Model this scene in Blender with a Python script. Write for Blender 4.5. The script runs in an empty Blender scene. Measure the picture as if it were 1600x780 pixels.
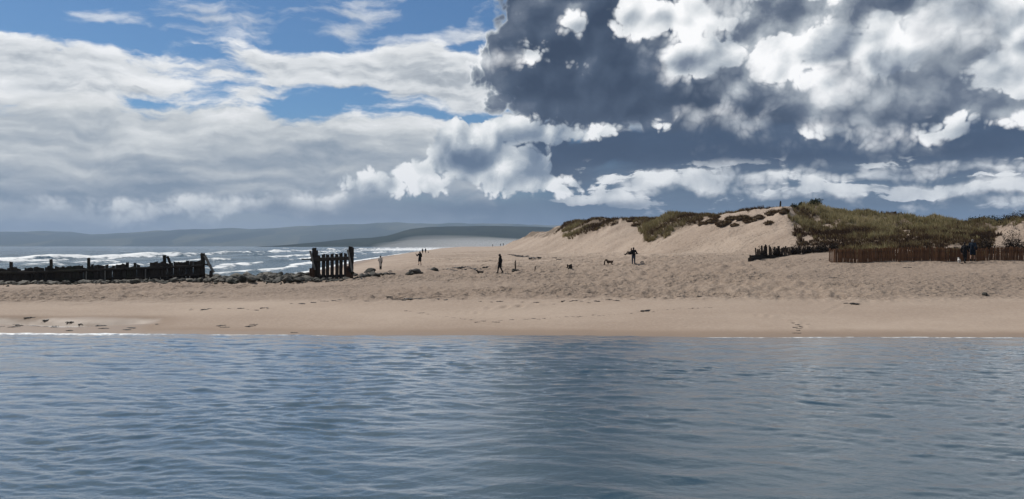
import bpy, bmesh, math, random
import numpy as np
from mathutils import Vector, Matrix, noise as mnoise

R = math.radians
scene = bpy.context.scene
COL = scene.collection

# ------------------------------------------------------------------ camera
FPX, CX, HY, CAMZ = 1150.0, 800.0, 384.5, 4.2       # focal length and horizon of the 1600 px photograph, eye height
cam_data = bpy.data.cameras.new('camera')
cam_data.sensor_width = 36.0
cam_data.lens = 36.0 * FPX / 1600.0
cam_data.clip_start = 0.1
cam_data.clip_end = 60000.0
cam = bpy.data.objects.new('camera', cam_data)
COL.objects.link(cam)
cam.location = (0, 0, CAMZ)
cam.rotation_euler = (R(90) - math.atan((390.0 - HY) / FPX), 0, 0)
scene.camera = cam

# ------------------------------------------------------------------ colour management
vs = scene.view_settings
vs.view_transform = 'Standard'
vs.look = 'None'
vs.exposure = 0.0
vs.gamma = 1.0
vs.use_curve_mapping = False
scene.cycles.use_denoising = True
scene.cycles.sample_clamp_direct = 3.0
scene.cycles.sample_clamp_indirect = 3.0
scene.cycles.denoising_input_passes = 'RGB_ALBEDO_NORMAL'
scene.cycles.denoising_prefilter = 'ACCURATE'

# ------------------------------------------------------------------ sun
SUN_EL, SUN_AZ = 52.0, -55.0                          # azimuth from the view direction, positive to the right
sd = Vector((math.sin(R(SUN_AZ)) * math.cos(R(SUN_EL)), math.cos(R(SUN_AZ)) * math.cos(R(SUN_EL)), math.sin(R(SUN_EL))))
sun_data = bpy.data.lights.new('sun', 'SUN')
sun_data.energy = 3.8
sun_data.angle = R(0.53)
sun_data.color = (1.0, 0.955, 0.89)
sun = bpy.data.objects.new('sun', sun_data)
COL.objects.link(sun)
sun.rotation_euler = sd.to_track_quat('Z', 'Y').to_euler()


# ------------------------------------------------------------------ node helpers
class NT:
    """small wrapper that writes node trees as expressions"""
    def __init__(self, tree):
        self.t = tree
        self.t.nodes.clear()

    def new(self, kind, **kw):
        n = self.t.nodes.new(kind)
        for k, v in kw.items():
            setattr(n, k, v)
        return n

    def put(self, sock, v):
        if v is None:
            return
        if isinstance(v, bpy.types.NodeSocket):
            self.t.links.new(v, sock)
        else:
            if sock.type == 'RGBA' and hasattr(v, '__len__') and len(v) == 3:
                v = (*v, 1.0)
            sock.default_value = v

    def m(self, op, a, b=None, c=None, clamp=False):
        n = self.new('ShaderNodeMath', operation=op, use_clamp=clamp)
        for i, v in enumerate((a, b, c)):
            self.put(n.inputs[i], v)
        return n.outputs[0]

    def add(self, a, b): return self.m('ADD', a, b)
    def sub(self, a, b): return self.m('SUBTRACT', a, b)
    def mul(self, a, b): return self.m('MULTIPLY', a, b)
    def mad(self, a, b, c): return self.m('MULTIPLY_ADD', a, b, c)
    def max(self, a, b): return self.m('MAXIMUM', a, b)
    def min(self, a, b): return self.m('MINIMUM', a, b)

    def v(self, op, a, b=None, c=None, s=None):
        n = self.new('ShaderNodeVectorMath', operation=op)
        for i, x in enumerate((a, b, c)):
            if x is not None:
                self.put(n.inputs[i], x)
        if s is not None:
            self.put(n.inputs['Scale'], s)
        return n.outputs['Value'] if op in ('LENGTH', 'DOT_PRODUCT', 'DISTANCE') else n.outputs['Vector']

    def xyz(self, a):
        n = self.new('ShaderNodeSeparateXYZ')
        self.put(n.inputs[0], a)
        return n.outputs

    def vec(self, x, y, z=0.0):
        n = self.new('ShaderNodeCombineXYZ')
        for i, q in enumerate((x, y, z)):
            self.put(n.inputs[i], q)
        return n.outputs[0]

    def noise(self, vec, scale, detail=5.0, rough=0.5, lac=2.0, dim='3D', dist=0.0, kind='FBM', col=False):
        n = self.new('ShaderNodeTexNoise', noise_dimensions=dim, noise_type=kind)
        self.put(n.inputs['Vector'], vec)
        self.put(n.inputs['Scale'], scale)
        self.put(n.inputs['Detail'], detail)
        self.put(n.inputs['Roughness'], rough)
        self.put(n.inputs['Lacunarity'], lac)
        self.put(n.inputs['Distortion'], dist)
        return n.outputs['Color'] if col else n.outputs[0]

    def voro(self, vec, scale, detail=0.0, rough=0.5, dim='3D', feature='F1', rnd=1.0, out='Distance', norm=False, lac=2.0):
        n = self.new('ShaderNodeTexVoronoi', voronoi_dimensions=dim, feature=feature)
        n.normalize = norm
        self.put(n.inputs['Vector'], vec)
        self.put(n.inputs['Scale'], scale)
        if 'Detail' in n.inputs:
            self.put(n.inputs['Detail'], detail)
            self.put(n.inputs['Roughness'], rough)
            self.put(n.inputs['Lacunarity'], lac)
        self.put(n.inputs['Randomness'], rnd)
        return n.outputs[out]

    def rng(self, x, a, b, c=0.0, d=1.0, kind='SMOOTHSTEP'):
        n = self.new('ShaderNodeMapRange', interpolation_type=kind)
        n.clamp = True
        for i, q in enumerate((x, a, b, c, d)):
            self.put(n.inputs[i], q)
        return n.outputs[0]

    def ramp(self, x, stops, kind='LINEAR'):
        n = self.new('ShaderNodeValToRGB')
        n.color_ramp.interpolation = kind
        el = n.color_ramp.elements
        while len(el) < len(stops):
            el.new(0.5)
        for e, (p, c) in zip(el, stops):
            e.position = p
            e.color = (*c, 1.0) if hasattr(c, '__len__') else (c, c, c, 1.0)
        self.put(n.inputs[0], x)
        return n.outputs[0]

    def mix(self, f, a, b, kind='MIX'):
        n = self.new('ShaderNodeMix', data_type='RGBA', blend_type=kind)
        n.clamp_factor = True
        self.put(n.inputs[0], f)
        self.put(n.inputs[6], a)
        self.put(n.inputs[7], b)
        return n.outputs[2]

    def curve(self, x, pts, lo, hi):
        """a smooth curve through pts (x, y); lo/hi span of x"""
        n = self.new('ShaderNodeFloatCurve')
        ys = [p[1] for p in pts]
        y0, y1 = min(ys), max(ys) + 1e-6
        c = n.mapping.curves[0]
        while len(c.points) < len(pts):
            c.points.new(0.5, 0.5)
        for q, p in zip(c.points, pts):
            q.location = ((p[0] - lo) / (hi - lo), (p[1] - y0) / (y1 - y0))
        n.mapping.update()
        self.put(n.inputs['Value'], self.rng(x, lo, hi, 0.0, 1.0, 'LINEAR'))
        return self.mad(n.outputs[0], y1 - y0, y0)


def srgb(*c):
    return tuple((v / 255 / 12.92 if v / 255 <= 0.04045 else ((v / 255 + 0.055) / 1.055) ** 2.4) for v in c)


# ------------------------------------------------------------------ sky
SKY_STRENGTH = 0.1


def build_sky():
    """Clear Nishita sky with broken cloud over it. Everything is a function of the compass direction:
    a stereographic chart of the sky, one unit about a twentieth of a degree."""
    world = bpy.data.worlds.new('World')
    scene.world = world
    world.use_nodes = True
    g = NT(world.node_tree)
    K = FPX

    def P(px, py):                                   # photograph pixel -> chart
        d = Vector(((px - CX) / FPX, 1.0, (HY - py) / FPX)).normalized()
        return (2 * K * d.x / (1 + d.y), 2 * K * d.z / (1 + d.y))

    sky = g.new('ShaderNodeTexSky', sky_type='NISHITA')
    sky.sun_disc = False
    sky.sun_elevation = R(SUN_EL)
    sky.sun_rotation = R(SUN_AZ)
    sky.altitude = 0.0
    sky.air_density = 1.0
    sky.dust_density = 0.4
    sky.ozone_density = 3.0
    blue = g.mix(1.0, sky.outputs[0], (SKY_STRENGTH * 0.42, SKY_STRENGTH * 0.60, SKY_STRENGTH * 0.74), 'MULTIPLY')

    dirn = g.v('NORMALIZE', g.new('ShaderNodeTexCoord').outputs['Generated'])
    x, y, z = g.xyz(dirn)
    k = g.m('DIVIDE', 2 * K, g.add(g.max(y, -0.93), 1.0))
    U, V = g.mul(x, k), g.mul(z, k)
    p0 = g.vec(U, V)

    # shared noise fields -------------------------------------------------
    wob = g.v('SUBTRACT', g.noise(p0, 1 / 150, 5, 0.55, dim='2D', col=True), (0.5, 0.5, 0.5))
    p1 = g.v('MULTIPLY_ADD', wob, (70.0, 46.0, 0.0), p0)              # gently warped chart
    wob2 = g.v('SUBTRACT', g.noise(p0, 1 / 60, 2, 0.5, dim='2D', col=True), (0.5, 0.5, 0.5))
    p2 = g.v('MULTIPLY_ADD', wob2, (34.0, 26.0, 0.0), p0)             # chart for the lumps

    def puff(vec):                                   # cauliflower relief of rounded lumps on lumps
        s = None
        for sc, wt, off in ((84.0, 0.46, 0.0), (37.0, 0.27, 31.0), (16.5, 0.17, 77.0), (7.6, 0.10, 13.0)):
            d = g.voro(g.v('ADD', vec, (off, off * 0.7, 0.0)), 1 / sc, 0.0, 0.5, '2D', 'F1')
            s = g.mul(g.mul(d, d), -wt) if s is None else g.mad(g.mul(d, d), -wt, s)
        return g.rng(s, -0.46, 0.0, 0.0, 1.0, 'LINEAR')
    def swell(vec):                                  # the large lumps only, for the soft shading
        d = g.voro(vec, 1 / 84.0, 0.0, 0.5, '2D', 'SMOOTH_F1')
        e = g.voro(g.v('ADD', vec, (31.0, 21.7, 0.0)), 1 / 37.0, 0.0, 0.5, '2D', 'SMOOTH_F1')
        return g.mad(g.mul(d, d), -0.62, g.mul(g.mul(e, e), -0.38))
    pf = puff(p2)
    wisps = g.noise(p1, 1 / 46, 7, 0.6, dim='2D')
    pf = g.mad(g.sub(wisps, 0.5), 0.42, pf)
    emb = g.mul(g.sub(swell(p2), swell(g.v('ADD', p2, (-9.0, 15.0, 0.0)))), 1.5)    # >0 where the relief faces the sun
    emb = g.mad(g.sub(pf, 0.55), 0.22, emb)
    fib = g.noise(g.v('MULTIPLY', p1, (1 / 190, 1 / 52, 0.0)), 1.0, 7, 0.55, dim='2D')     # drawn-out sheets
    fib_l = g.noise(g.v('MULTIPLY', g.v('ADD', p1, (4.0, 9.0, 0.0)), (1 / 190, 1 / 52, 0.0)), 1.0, 7, 0.55, dim='2D')
    emf = g.sub(fib, fib_l)
    mott = g.noise(p1, 1 / 95, 7, 0.58, dim='2D')                     # general mottling

    def shape(chart, blobs):
        """union of soft ellipses given in photograph pixels: positive inside, in chart units"""
        s = None
        for (px, py, rx, ry) in blobs:
            c = P(px, py)
            q = g.v('MULTIPLY', g.v('SUBTRACT', chart, (c[0], c[1], 0.0)), (1.0 / rx, 1.0 / ry, 0.0))
            d = g.mul(g.sub(1.0, g.v('LENGTH', q)), min(rx, ry))
            if s is None:
                s = d
            else:
                s = g.m('SMOOTH_MAX', s, d, 8.0)
        return s

    def over(base, colr, a):
        return g.mix(a, base, colr)

    def spread(t, lo, hi, cols):
        return g.ramp(g.rng(t, lo, hi, 0, 1, 'LINEAR'), cols)

    W = srgb(250, 251, 252)
    # 1 ------ murk towards the horizon -----------------------------------
    right = g.rng(g.add(U, g.mul(g.sub(mott, 0.5), 300)), -320, 160)
    murk_c = g.mix(right, srgb(142, 153, 165), srgb(76, 98, 126))
    out = over(blue, murk_c, g.rng(V, 215, 20, 0.0, 0.97))

    # 2 ------ left-hand stratocumulus sheets -----------------------------
    A = shape(p1, [(60, 100, 240, 44), (-150, 108, 330, 60), (200, 112, 110, 26)])
    B = shape(p1, [(560, 112, 210, 42), (700, 118, 180, 50), (420, 150, 190, 20), (330, 118, 60, 24), (640, 150, 200, 24),
                   (900, 110, 220, 70)])
    C = shape(p1, [(120, 262, 560, 104), (420, 266, 420, 86), (-300, 250, 560, 110), (640, 240, 160, 50), (40, 205, 420, 44)])
    wisp = shape(p1, [(380, 42, 95, 20), (560, 52, 110, 26), (700, 50, 90, 22), (590, 26, 120, 10), (730, 20, 80, 10),
                      (200, 22, 50, 6), (640, 4, 80, 8)])
    for (S, soft, amp, dark) in ((wisp, 22, 70, 0.2), (A, 16, 62, 0.55), (B, 18, 66, 0.5), (C, 16, 60, 1.0)):
        t = g.mad(g.sub(fib, 0.5), amp * 2.0, S)
        a = g.mul(g.rng(t, -4, soft), 0.62 if S is wisp else 0.97)
        if S is C:
            body = g.mad(g.sub(fib, 0.5), 1.0, g.rng(V, 30, 225, 0.0, 0.86, 'LINEAR'))
            body = g.mad(emf, 0.8, body)
            body = g.mad(g.sub(mott, 0.5), 0.35, body)
            colr = g.ramp(body, [(0.0, srgb(128, 143, 160)), (0.28, srgb(158, 168, 179)), (0.52, srgb(186, 192, 197)),
                                 (0.78, srgb(218, 221, 222)), (1.0, srgb(240, 241, 242))])
        else:
            body = g.mad(emf, 2.2, g.rng(t, 60, 0, 0.42, 0.78, 'LINEAR'))
            body = g.mad(g.sub(mott, 0.5), 0.5, body)
            colr = g.ramp(body, [(0.0, srgb(148, 156, 166)), (0.35, srgb(184, 190, 196)), (0.62, srgb(222, 225, 227)), (1.0, srgb(248, 249, 250))])
        out = over(out, colr, a)

    # 3 ------ dim sheet behind the right-hand cumulus --------------------
    D = shape(p1, [(1180, 110, 440, 140), (1500, 40, 520, 200), (1000, -60, 230, 190), (850, 130, 86, 76), (880, 20, 110, 110), (1040, 150, 240, 60), (782, 66, 40, 44), (800, 10, 36, 50),
                   (1850, 10, 420, 210), (1350, -240, 640, 240)])
    tD = g.mad(g.sub(pf, 0.55), 52, D)
    aD = g.rng(tD, -4, 12)
    lightD = shape(p1, [(1480, 60, 150, 90), (1250, 60, 130, 90), (1590, 130, 120, 80), (1600, 0, 180, 70), (1330, 130, 100, 60), (1160, 20, 80, 40)])
    darkD = shape(p1, [(900, 120, 170, 80), (1090, 165, 190, 40), (1440, 170, 140, 26), (980, 60, 110, 60), (1180, 150, 70, 36), (1010, -40, 120, 40)])
    bD = g.mad(emb, 0.75, g.mad(g.sub(mott, 0.5), 0.85, g.rng(tD, 26, 0, 0.38, 0.92)))
    bD = g.mad(g.sub(wisps, 0.5), 0.10, bD)
    bD = g.add(bD, g.rng(lightD, -30, 50, 0.0, 0.40))
    bD = g.sub(bD, g.rng(darkD, -15, 40, 0.0, 0.20))
    colD = g.ramp(bD, [(0.0, srgb(50, 64, 86)), (0.30, srgb(70, 84, 105)), (0.5, srgb(102, 113, 130)), (0.72, srgb(168, 176, 184)), (0.9, srgb(228, 231, 234)), (1.0, W)])
    out = over(out, colD, aD)

    # 4 ------ slate band under it ----------------------------------------
    E = shape(p1, [(1250, 240, 430, 38), (1640, 232, 330, 40), (960, 236, 150, 32), (2100, 230, 500, 60), (880, 262, 90, 34), (850, 224, 70, 30)])
    tE = g.mad(g.sub(fib, 0.5), 44, E)
    colE = g.ramp(g.mad(g.sub(fib, 0.5), 1.3, 0.45), [(0.0, srgb(46, 63, 88)), (0.5, srgb(57, 76, 102)), (1.0, srgb(86, 102, 124))])
    out = over(out, colE, g.rng(tE, -8, 12))

    # 5 ------ low bright strips under the band ---------------------------
    F = shape(p1, [(1000, 284, 46, 12), (1090, 288, 60, 12), (1180, 276, 90, 8), (1300, 296, 80, 7), (1400, 258, 130, 6), (1560, 262, 90, 6),
                   (1340, 274, 80, 10), (960, 304, 50, 5), (1700, 285, 150, 12), (1450, 292, 60, 5), (1560, 318, 80, 8)])
    tF = g.mad(g.sub(fib, 0.5), 34, g.mad(g.sub(pf, 0.5), 16, F))
    colF = g.ramp(g.mad(emb, 0.9, g.mad(g.sub(mott, 0.5), 1.0, 0.58)), [(0.05, srgb(118, 131, 148)), (0.42, srgb(188, 195, 202)), (0.8, srgb(244, 246, 247))])
    fb2 = g.noise(g.v('MULTIPLY', g.v('ADD', p1, (500.0, 90.0, 0.0)), (1 / 150, 1 / 26, 0.0)), 1.0, 6, 0.6, dim='2D')
    win = g.mul(g.mul(g.rng(V, 44, 64), g.rng(V, 138, 112)), g.rng(U, 20, 140))
    tF2 = g.mad(g.sub(pf, 0.55), 0.16, g.sub(fb2, 0.545))
    slate = g.ramp(g.mad(g.sub(fb2, 0.5), 2.0, 0.5), [(0.0, srgb(58, 78, 104)), (1.0, srgb(104, 120, 139))])
    out = over(out, slate, g.mul(win, 0.75))
    out = over(out, colF, g.mul(win, g.rng(tF2, 0.0, 0.07)))
    out = over(out, colF, g.mul(g.rng(tF, -3, 12), 0.95))

    # 6 ------ small cumulus along the left horizon -----------------------
    H = shape(p1, [(62, 328, 30, 16), (130, 334, 60, 10), (290, 326, 90, 18), (250, 318, 34, 14), (380, 330, 60, 12), (455, 318, 44, 22),
                   (520, 312, 60, 18), (180, 316, 40, 18), (-60, 330, 60, 16), (-200, 322, 90, 24)])
    tH = g.mad(g.sub(pf, 0.55), 30, H)
    bH = g.mad(emb, 0.9, g.rng(V, 34, 82, 0.25, 0.80, 'LINEAR'))
    bH = g.mad(g.sub(mott, 0.5), 0.6, bH)
    colH = g.ramp(bH, [(0.0, srgb(138, 150, 165)), (0.42, srgb(176, 185, 194)), (0.7, srgb(222, 226, 228)), (1.0, srgb(250, 251, 251))])
    out = over(out, colH, g.mul(g.rng(tH, -6, 16), g.rng(mott, 0.36, 0.56, 0.5, 0.95)))

    # 7 ------ the tower in the middle ------------------------------------
    T = shape(p1, [(722, 236, 62, 48), (700, 204, 32, 24), (785, 262, 96, 42), (850, 280, 56, 22), (660, 274, 54, 24), (592, 290, 66, 14), (650, 288, 120, 14),
                   (770, 212, 70, 28), (920, 206, 80, 14), (840, 212, 80, 16)])
    tT = g.mad(g.sub(pf, 0.52), 34, T)
    bT = g.mad(emb, 1.7, g.mad(g.sub(mott, 0.5), 1.2, g.rng(tT, 34, 0, 0.52, 0.82, 'LINEAR')))
    bT = g.mad(g.sub(wisps, 0.5), 0.4, bT)
    bT = g.sub(bT, g.mul(g.rng(shape(p1, [(720, 235, 44, 40), (760, 285, 60, 12)]), -10, 26), 0.10))
    colT = g.ramp(bT, [(0.0, srgb(92, 110, 134)), (0.35, srgb(128, 142, 160)), (0.6, srgb(178, 187, 196)), (0.85, srgb(228, 232, 234)), (1.0, W)])
    out = over(out, colT, g.rng(tT, -1, 7))
    # flat murk under the tower
    Gm = shape(p1, [(720, 326, 260, 16), (560, 334, 240, 12), (950, 322, 160, 14)])
    out = over(out, g.mix(right, srgb(112, 127, 146), srgb(84, 105, 130)), g.mul(g.rng(g.mad(g.sub(fib, 0.5), 24, Gm), -6, 14), 0.8))

    # 8 ------ sunlit cumulus in front of the dim sheet -------------------
    Q = shape(p1, [(1045, 28, 96, 30), (995, 44, 50, 13), (1085, 92, 46, 34), (1135, 76, 46, 32), (1215, 84, 52, 44), (1290, 74, 70, 40), (1385, 78, 66, 42),
                   (1445, 76, 34, 28), (1310, 134, 44, 44), (1110, 186, 46, 19), (1190, 199, 82, 17), (1300, 207, 100, 13), (1450, 205, 120, 11), (1575, 192, 60, 17),
                   (1572, 116, 46, 46), (1592, 60, 56, 40), (1550, 16, 56, 32), (1480, 20, 44, 36), (1385, 18, 40, 22),
                   (800, 90, 48, 11), (892, 42, 16, 8), (1700, 60, 120, 90), (1230, -50, 150, 40), (1470, -70, 180, 50)])
    QS = shape(g.v('ADD', p1, (-26.0, 24.0, 0.0)), [(1050, 30, 100, 30), (1110, 92, 70, 40), (1230, 90, 70, 50), (1310, 80, 90, 50), (1400, 84, 80, 50), (1320, 140, 60, 50), (1180, 196, 80, 14),
                                                    (1575, 120, 60, 56), (1560, 30, 80, 50), (1470, 30, 60, 50), (1330, 204, 120, 10)])
    tS = g.mad(g.sub(pf, 0.52), 44, QS)
    bS = g.mad(emb, 0.9, g.mad(g.sub(mott, 0.5), 0.5, g.rng(tS, 0, 46, 0.30, 0.62, 'LINEAR')))
    colS = g.ramp(bS, [(0.0, srgb(92, 104, 122)), (0.4, srgb(132, 141, 153)), (0.8, srgb(190, 196, 202)), (1.0, srgb(232, 235, 237))])
    out = over(out, colS, g.mul(g.rng(tS, -10, 40), 0.94))
    tQ = g.mad(g.sub(pf, 0.52), 36, Q)
    bQ = g.mad(emb, 1.6, g.mad(g.sub(mott, 0.5), 0.9, g.rng(tQ, 44, 2, 0.30, 0.84, 'LINEAR')))
    bQ = g.mad(g.sub(wisps, 0.5), 0.25, bQ)
    lightQ = shape(p1, [(1045, 26, 100, 40), (1230, 70, 60, 60), (1320, 130, 50, 60), (1390, 60, 70, 40), (1580, 100, 60, 60)])
    bQ = g.add(bQ, g.rng(lightQ, -10, 30, 0.0, 0.20))
    colQ = g.ramp(bQ, [(0.0, srgb(88, 102, 124)), (0.3, srgb(122, 133, 150)), (0.55, srgb(182, 190, 198)), (0.8, srgb(234, 237, 239)), (1.0, (1.06, 1.06, 1.06))])
    out = over(out, colQ, g.mul(g.rng(tQ, -5, g.rng(g.noise(p0, 1 / 130, 2, 0.5, dim='2D'), 0.44, 0.64, 6, 48)), 0.97))

    # 9 ------ the same kind of broken cloud over the rest of the sky -----
    cov = g.noise(p0, 1 / 700, 3, 0.5, dim='2D')
    away = g.max(g.rng(V, 420, 620), g.rng(g.m('ABSOLUTE', U), 900, 1200))
    tR = g.mad(g.sub(pf, 0.5), 0.25, g.sub(cov, 0.44))
    bR = g.mad(emb, 0.7, g.mad(g.sub(mott, 0.5), 1.0, g.rng(tR, 0.3, 0.0, 0.35, 0.85, 'LINEAR')))
    colR = g.ramp(bR, [(0.0, srgb(84, 99, 122)), (0.4, srgb(130, 141, 157)), (0.7, srgb(190, 197, 204)), (1.0, srgb(240, 242, 243))])
    out = over(out, colR, g.mul(away, g.rng(tR, -0.03, 0.06)))

    # below the horizon: the same murk
    out = over(out, murk_c, g.rng(z, 0.0, -0.02))

    bg = g.new('ShaderNodeBackground')
    g.put(bg.inputs['Color'], g.v('SCALE', out, s=1.0 / SKY_STRENGTH))
    bg.inputs['Strength'].default_value = SKY_STRENGTH
    o = g.new('ShaderNodeOutputWorld')
    g.t.links.new(bg.outputs[0], o.inputs['Surface'])
    world.cycles.sampling_method = 'MANUAL'
    world.cycles.sample_map_resolution = 512


build_sky()

# ================================================================== helpers
rnd = random.Random(7)
rs = np.random.RandomState(11)


def _hash(ix, iy, seed):
    h = (ix.astype(np.int64) * 374761393 + iy.astype(np.int64) * 668265263 + seed * 974711) & 0xFFFFFFFF
    h = ((h ^ (h >> 13)) * 1274126177) & 0xFFFFFFFF
    h = h ^ (h >> 16)
    return (h & 0xFFFFFF) / float(0xFFFFFF)


def vnoise(x, y, seed=0):
    x = np.asarray(x, float); y = np.asarray(y, float)
    ix, iy = np.floor(x), np.floor(y)
    fx, fy = x - ix, y - iy
    fx = fx * fx * fx * (fx * (fx * 6 - 15) + 10); fy = fy * fy * fy * (fy * (fy * 6 - 15) + 10)
    a, b = _hash(ix, iy, seed), _hash(ix + 1, iy, seed)
    c, d = _hash(ix, iy + 1, seed), _hash(ix + 1, iy + 1, seed)
    return (a * (1 - fx) + b * fx) * (1 - fy) + (c * (1 - fx) + d * fx) * fy - 0.5


def fbm(x, y, octv=4, seed=0, gain=0.5):
    s, a = 0.0, 1.0
    for o in range(octv):
        s = s + a * vnoise(x, y, seed + o * 17)
        x, y, a = x * 2.03 + 5.1, y * 2.03 - 3.7, a * gain
    return s


def sstep(x, a, b):
    t = np.clip((np.asarray(x, float) - a) / (b - a), 0, 1)
    return t * t * (3 - 2 * t)


def ip(x, xs, ys):
    return np.interp(x, xs, ys)


def poly_dist(X, Y, pts):
    """signed distance to an open polyline: positive on its right-hand side when walking along it"""
    best = np.full(np.shape(X), 1e9); sign = np.ones(np.shape(X))
    for (x0, y0), (x1, y1) in zip(pts[:-1], pts[1:]):
        dx, dy = x1 - x0, y1 - y0
        t = np.clip(((X - x0) * dx + (Y - y0) * dy) / (dx * dx + dy * dy), 0, 1)
        px, py = X - (x0 + t * dx), Y - (y0 + t * dy)
        d = np.hypot(px, py)
        s = np.where(dx * py - dy * px > 0, -1.0, 1.0)
        m = d < best - 1e-9
        best = np.where(m, d, best); sign = np.where(m, s, sign)
    return best * sign


def tag(o, label=None, cat=None, group=None, kind=None):
    for k, v in (('label', label), ('category', cat), ('group', group), ('kind', kind)):
        if v:
            o[k] = v
    return o


def link(o, parent=None):
    COL.objects.link(o)
    if parent is not None:
        o.parent = parent
    return o


def mesh_np(name, verts, faces, mat=None, smooth=True):
    """mesh from numpy arrays; faces is an (n, 3) or (n, 4) array"""
    me = bpy.data.meshes.new(name)
    verts = np.asarray(verts, np.float32); faces = np.asarray(faces, np.int32)
    k = faces.shape[1]
    me.vertices.add(len(verts)); me.vertices.foreach_set('co', verts.ravel())
    me.loops.add(faces.size); me.loops.foreach_set('vertex_index', faces.ravel())
    me.polygons.add(len(faces))
    me.polygons.foreach_set('loop_start', np.arange(0, faces.size, k, dtype=np.int32))
    me.polygons.foreach_set('loop_total', np.full(len(faces), k, dtype=np.int32))
    me.polygons.foreach_set('use_smooth', np.full(len(faces), smooth))
    me.update(calc_edges=True)
    if mat:
        me.materials.append(mat)
    return me


def fattr(me, name, vals):
    a = me.attributes.new(name, 'FLOAT', 'POINT')
    a.data.foreach_set('value', np.asarray(vals, np.float32).ravel())


def obj(name, me, parent=None, loc=None, rz=None):
    o = bpy.data.objects.new(name, me)
    if loc is not None:
        o.location = loc
    if rz is not None:
        o.rotation_euler = (0, 0, rz)
    return link(o, parent)


def empty(name, loc=(0, 0, 0), rz=0.0):
    o = bpy.data.objects.new(name, None)
    o.empty_display_size = 0.2
    o.location = loc; o.rotation_euler = (0, 0, rz)
    return link(o)


def bm_mesh(name, bm, mat, smooth=False):
    me = bpy.data.meshes.new(name)
    bm.normal_update(); bm.to_mesh(me); bm.free()
    if mat:
        me.materials.append(mat)
    if smooth:
        me.polygons.foreach_set('use_smooth', [True] * len(me.polygons))
    return me


def beam(name, p, q, w, d, mat, side=(1, 0, 0), seed=0, wear=0.02, segs=4, end_cut=0.0):
    """a weathered timber from p to q: width w along `side`, depth d, edges knocked about, ends uneven"""
    r = random.Random(seed)
    p, q = Vector(p), Vector(q)
    ax = (q - p); L = ax.length; ax.normalize()
    sx = Vector(side); sx = (sx - ax * sx.dot(ax)).normalized(); sy = ax.cross(sx)
    bm = bmesh.new()
    rings = []
    for i in range(segs + 1):
        t = i / segs
        c = p + ax * (L * t) + sx * r.uniform(-wear, wear) * 0.6 + sy * r.uniform(-wear, wear) * 0.4
        ww, dd = w * (1 + r.uniform(-1, 1) * wear * 1.6), d * (1 + r.uniform(-1, 1) * wear * 1.6)
        ring = []
        bv = min(w, d) * 0.16
        for (a, b) in ((-.5, -.5), (.5, -.5), (.5, .5), (-.5, .5)):
            for (ca, cb) in (((1, 0), (0, 1)) if a * b > 0 else ((0, 1), (1, 0))):
                xx = a * ww - math.copysign(bv * ca, a); yy = b * dd - math.copysign(bv * cb, b)
                e = 0.0
                if i == segs:
                    e = end_cut * (a + 0.5) + r.uniform(-wear, wear) * 1.6
                ring.append(bm.verts.new(c + sx * xx + sy * yy + ax * e))
        rings.append(ring)
    n = 8
    for a, b in zip(rings[:-1], rings[1:]):
        for j in range(n):
            bm.faces.new((a[j], a[(j + 1) % n], b[(j + 1) % n], b[j]))
    bm.faces.new(rings[0][::-1]); bm.faces.new(rings[-1])
    bmesh.ops.recalc_face_normals(bm, faces=bm.faces)
    return bm_mesh(name, bm, mat)


def W(px, py, Y):
    return Vector(((px - CX) / FPX * Y, Y, CAMZ - (py - HY) / FPX * Y))


def PX(px, Y):
    return (px - CX) / FPX * Y


# ================================================================== materials
def new_mat(name):
    m = bpy.data.materials.new(name)
    m.use_nodes = True
    g = NT(m.node_tree)
    out = g.new('ShaderNodeOutputMaterial')
    bs = g.new('ShaderNodeBsdfPrincipled')
    g.t.links.new(bs.outputs[0], out.inputs['Surface'])
    return m, g, bs, out


def attr(g, name):
    n = g.new('ShaderNodeAttribute', attribute_name=name)
    return n.outputs['Fac']


def bump(g, h, dist, strength=1.0, normal=None):
    n = g.new('ShaderNodeBump')
    n.inputs['Distance'].default_value = dist
    g.put(n.inputs['Strength'], strength)
    g.put(n.inputs['Height'], h)
    if normal is not None:
        g.put(n.inputs['Normal'], normal)
    return n.outputs[0]


def geo_pos(g):
    return g.new('ShaderNodeNewGeometry').outputs['Position']


def obj_rand(g):
    return g.new('ShaderNodeObjectInfo').outputs['Random']


def plain_mat(name, col, rough=0.85, var=0.35, scale=6.0, bump_d=0.0, bump_scale=30.0, spec=0.3, rand=0.25):
    """one-material surfaces: colour broken by noise and from object to object"""
    m, g, bs, out = new_mat(name)
    tc = g.new('ShaderNodeTexCoord').outputs['Object']
    n = g.noise(tc, scale, 6, 0.6)
    f = g.mad(g.sub(n, 0.5), 2 * var, 1.0)
    f = g.mul(f, g.mad(obj_rand(g), rand, 1.0 - rand / 2))
    g.put(bs.inputs['Base Color'], g.v('SCALE', tuple(col), s=f))
    bs.inputs['Roughness'].default_value = rough
    bs.inputs['Specular IOR Level'].default_value = spec
    if bump_d:
        g.put(bs.inputs['Normal'], bump(g, g.noise(tc, bump_scale, 5, 0.6), bump_d))
    return m


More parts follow.
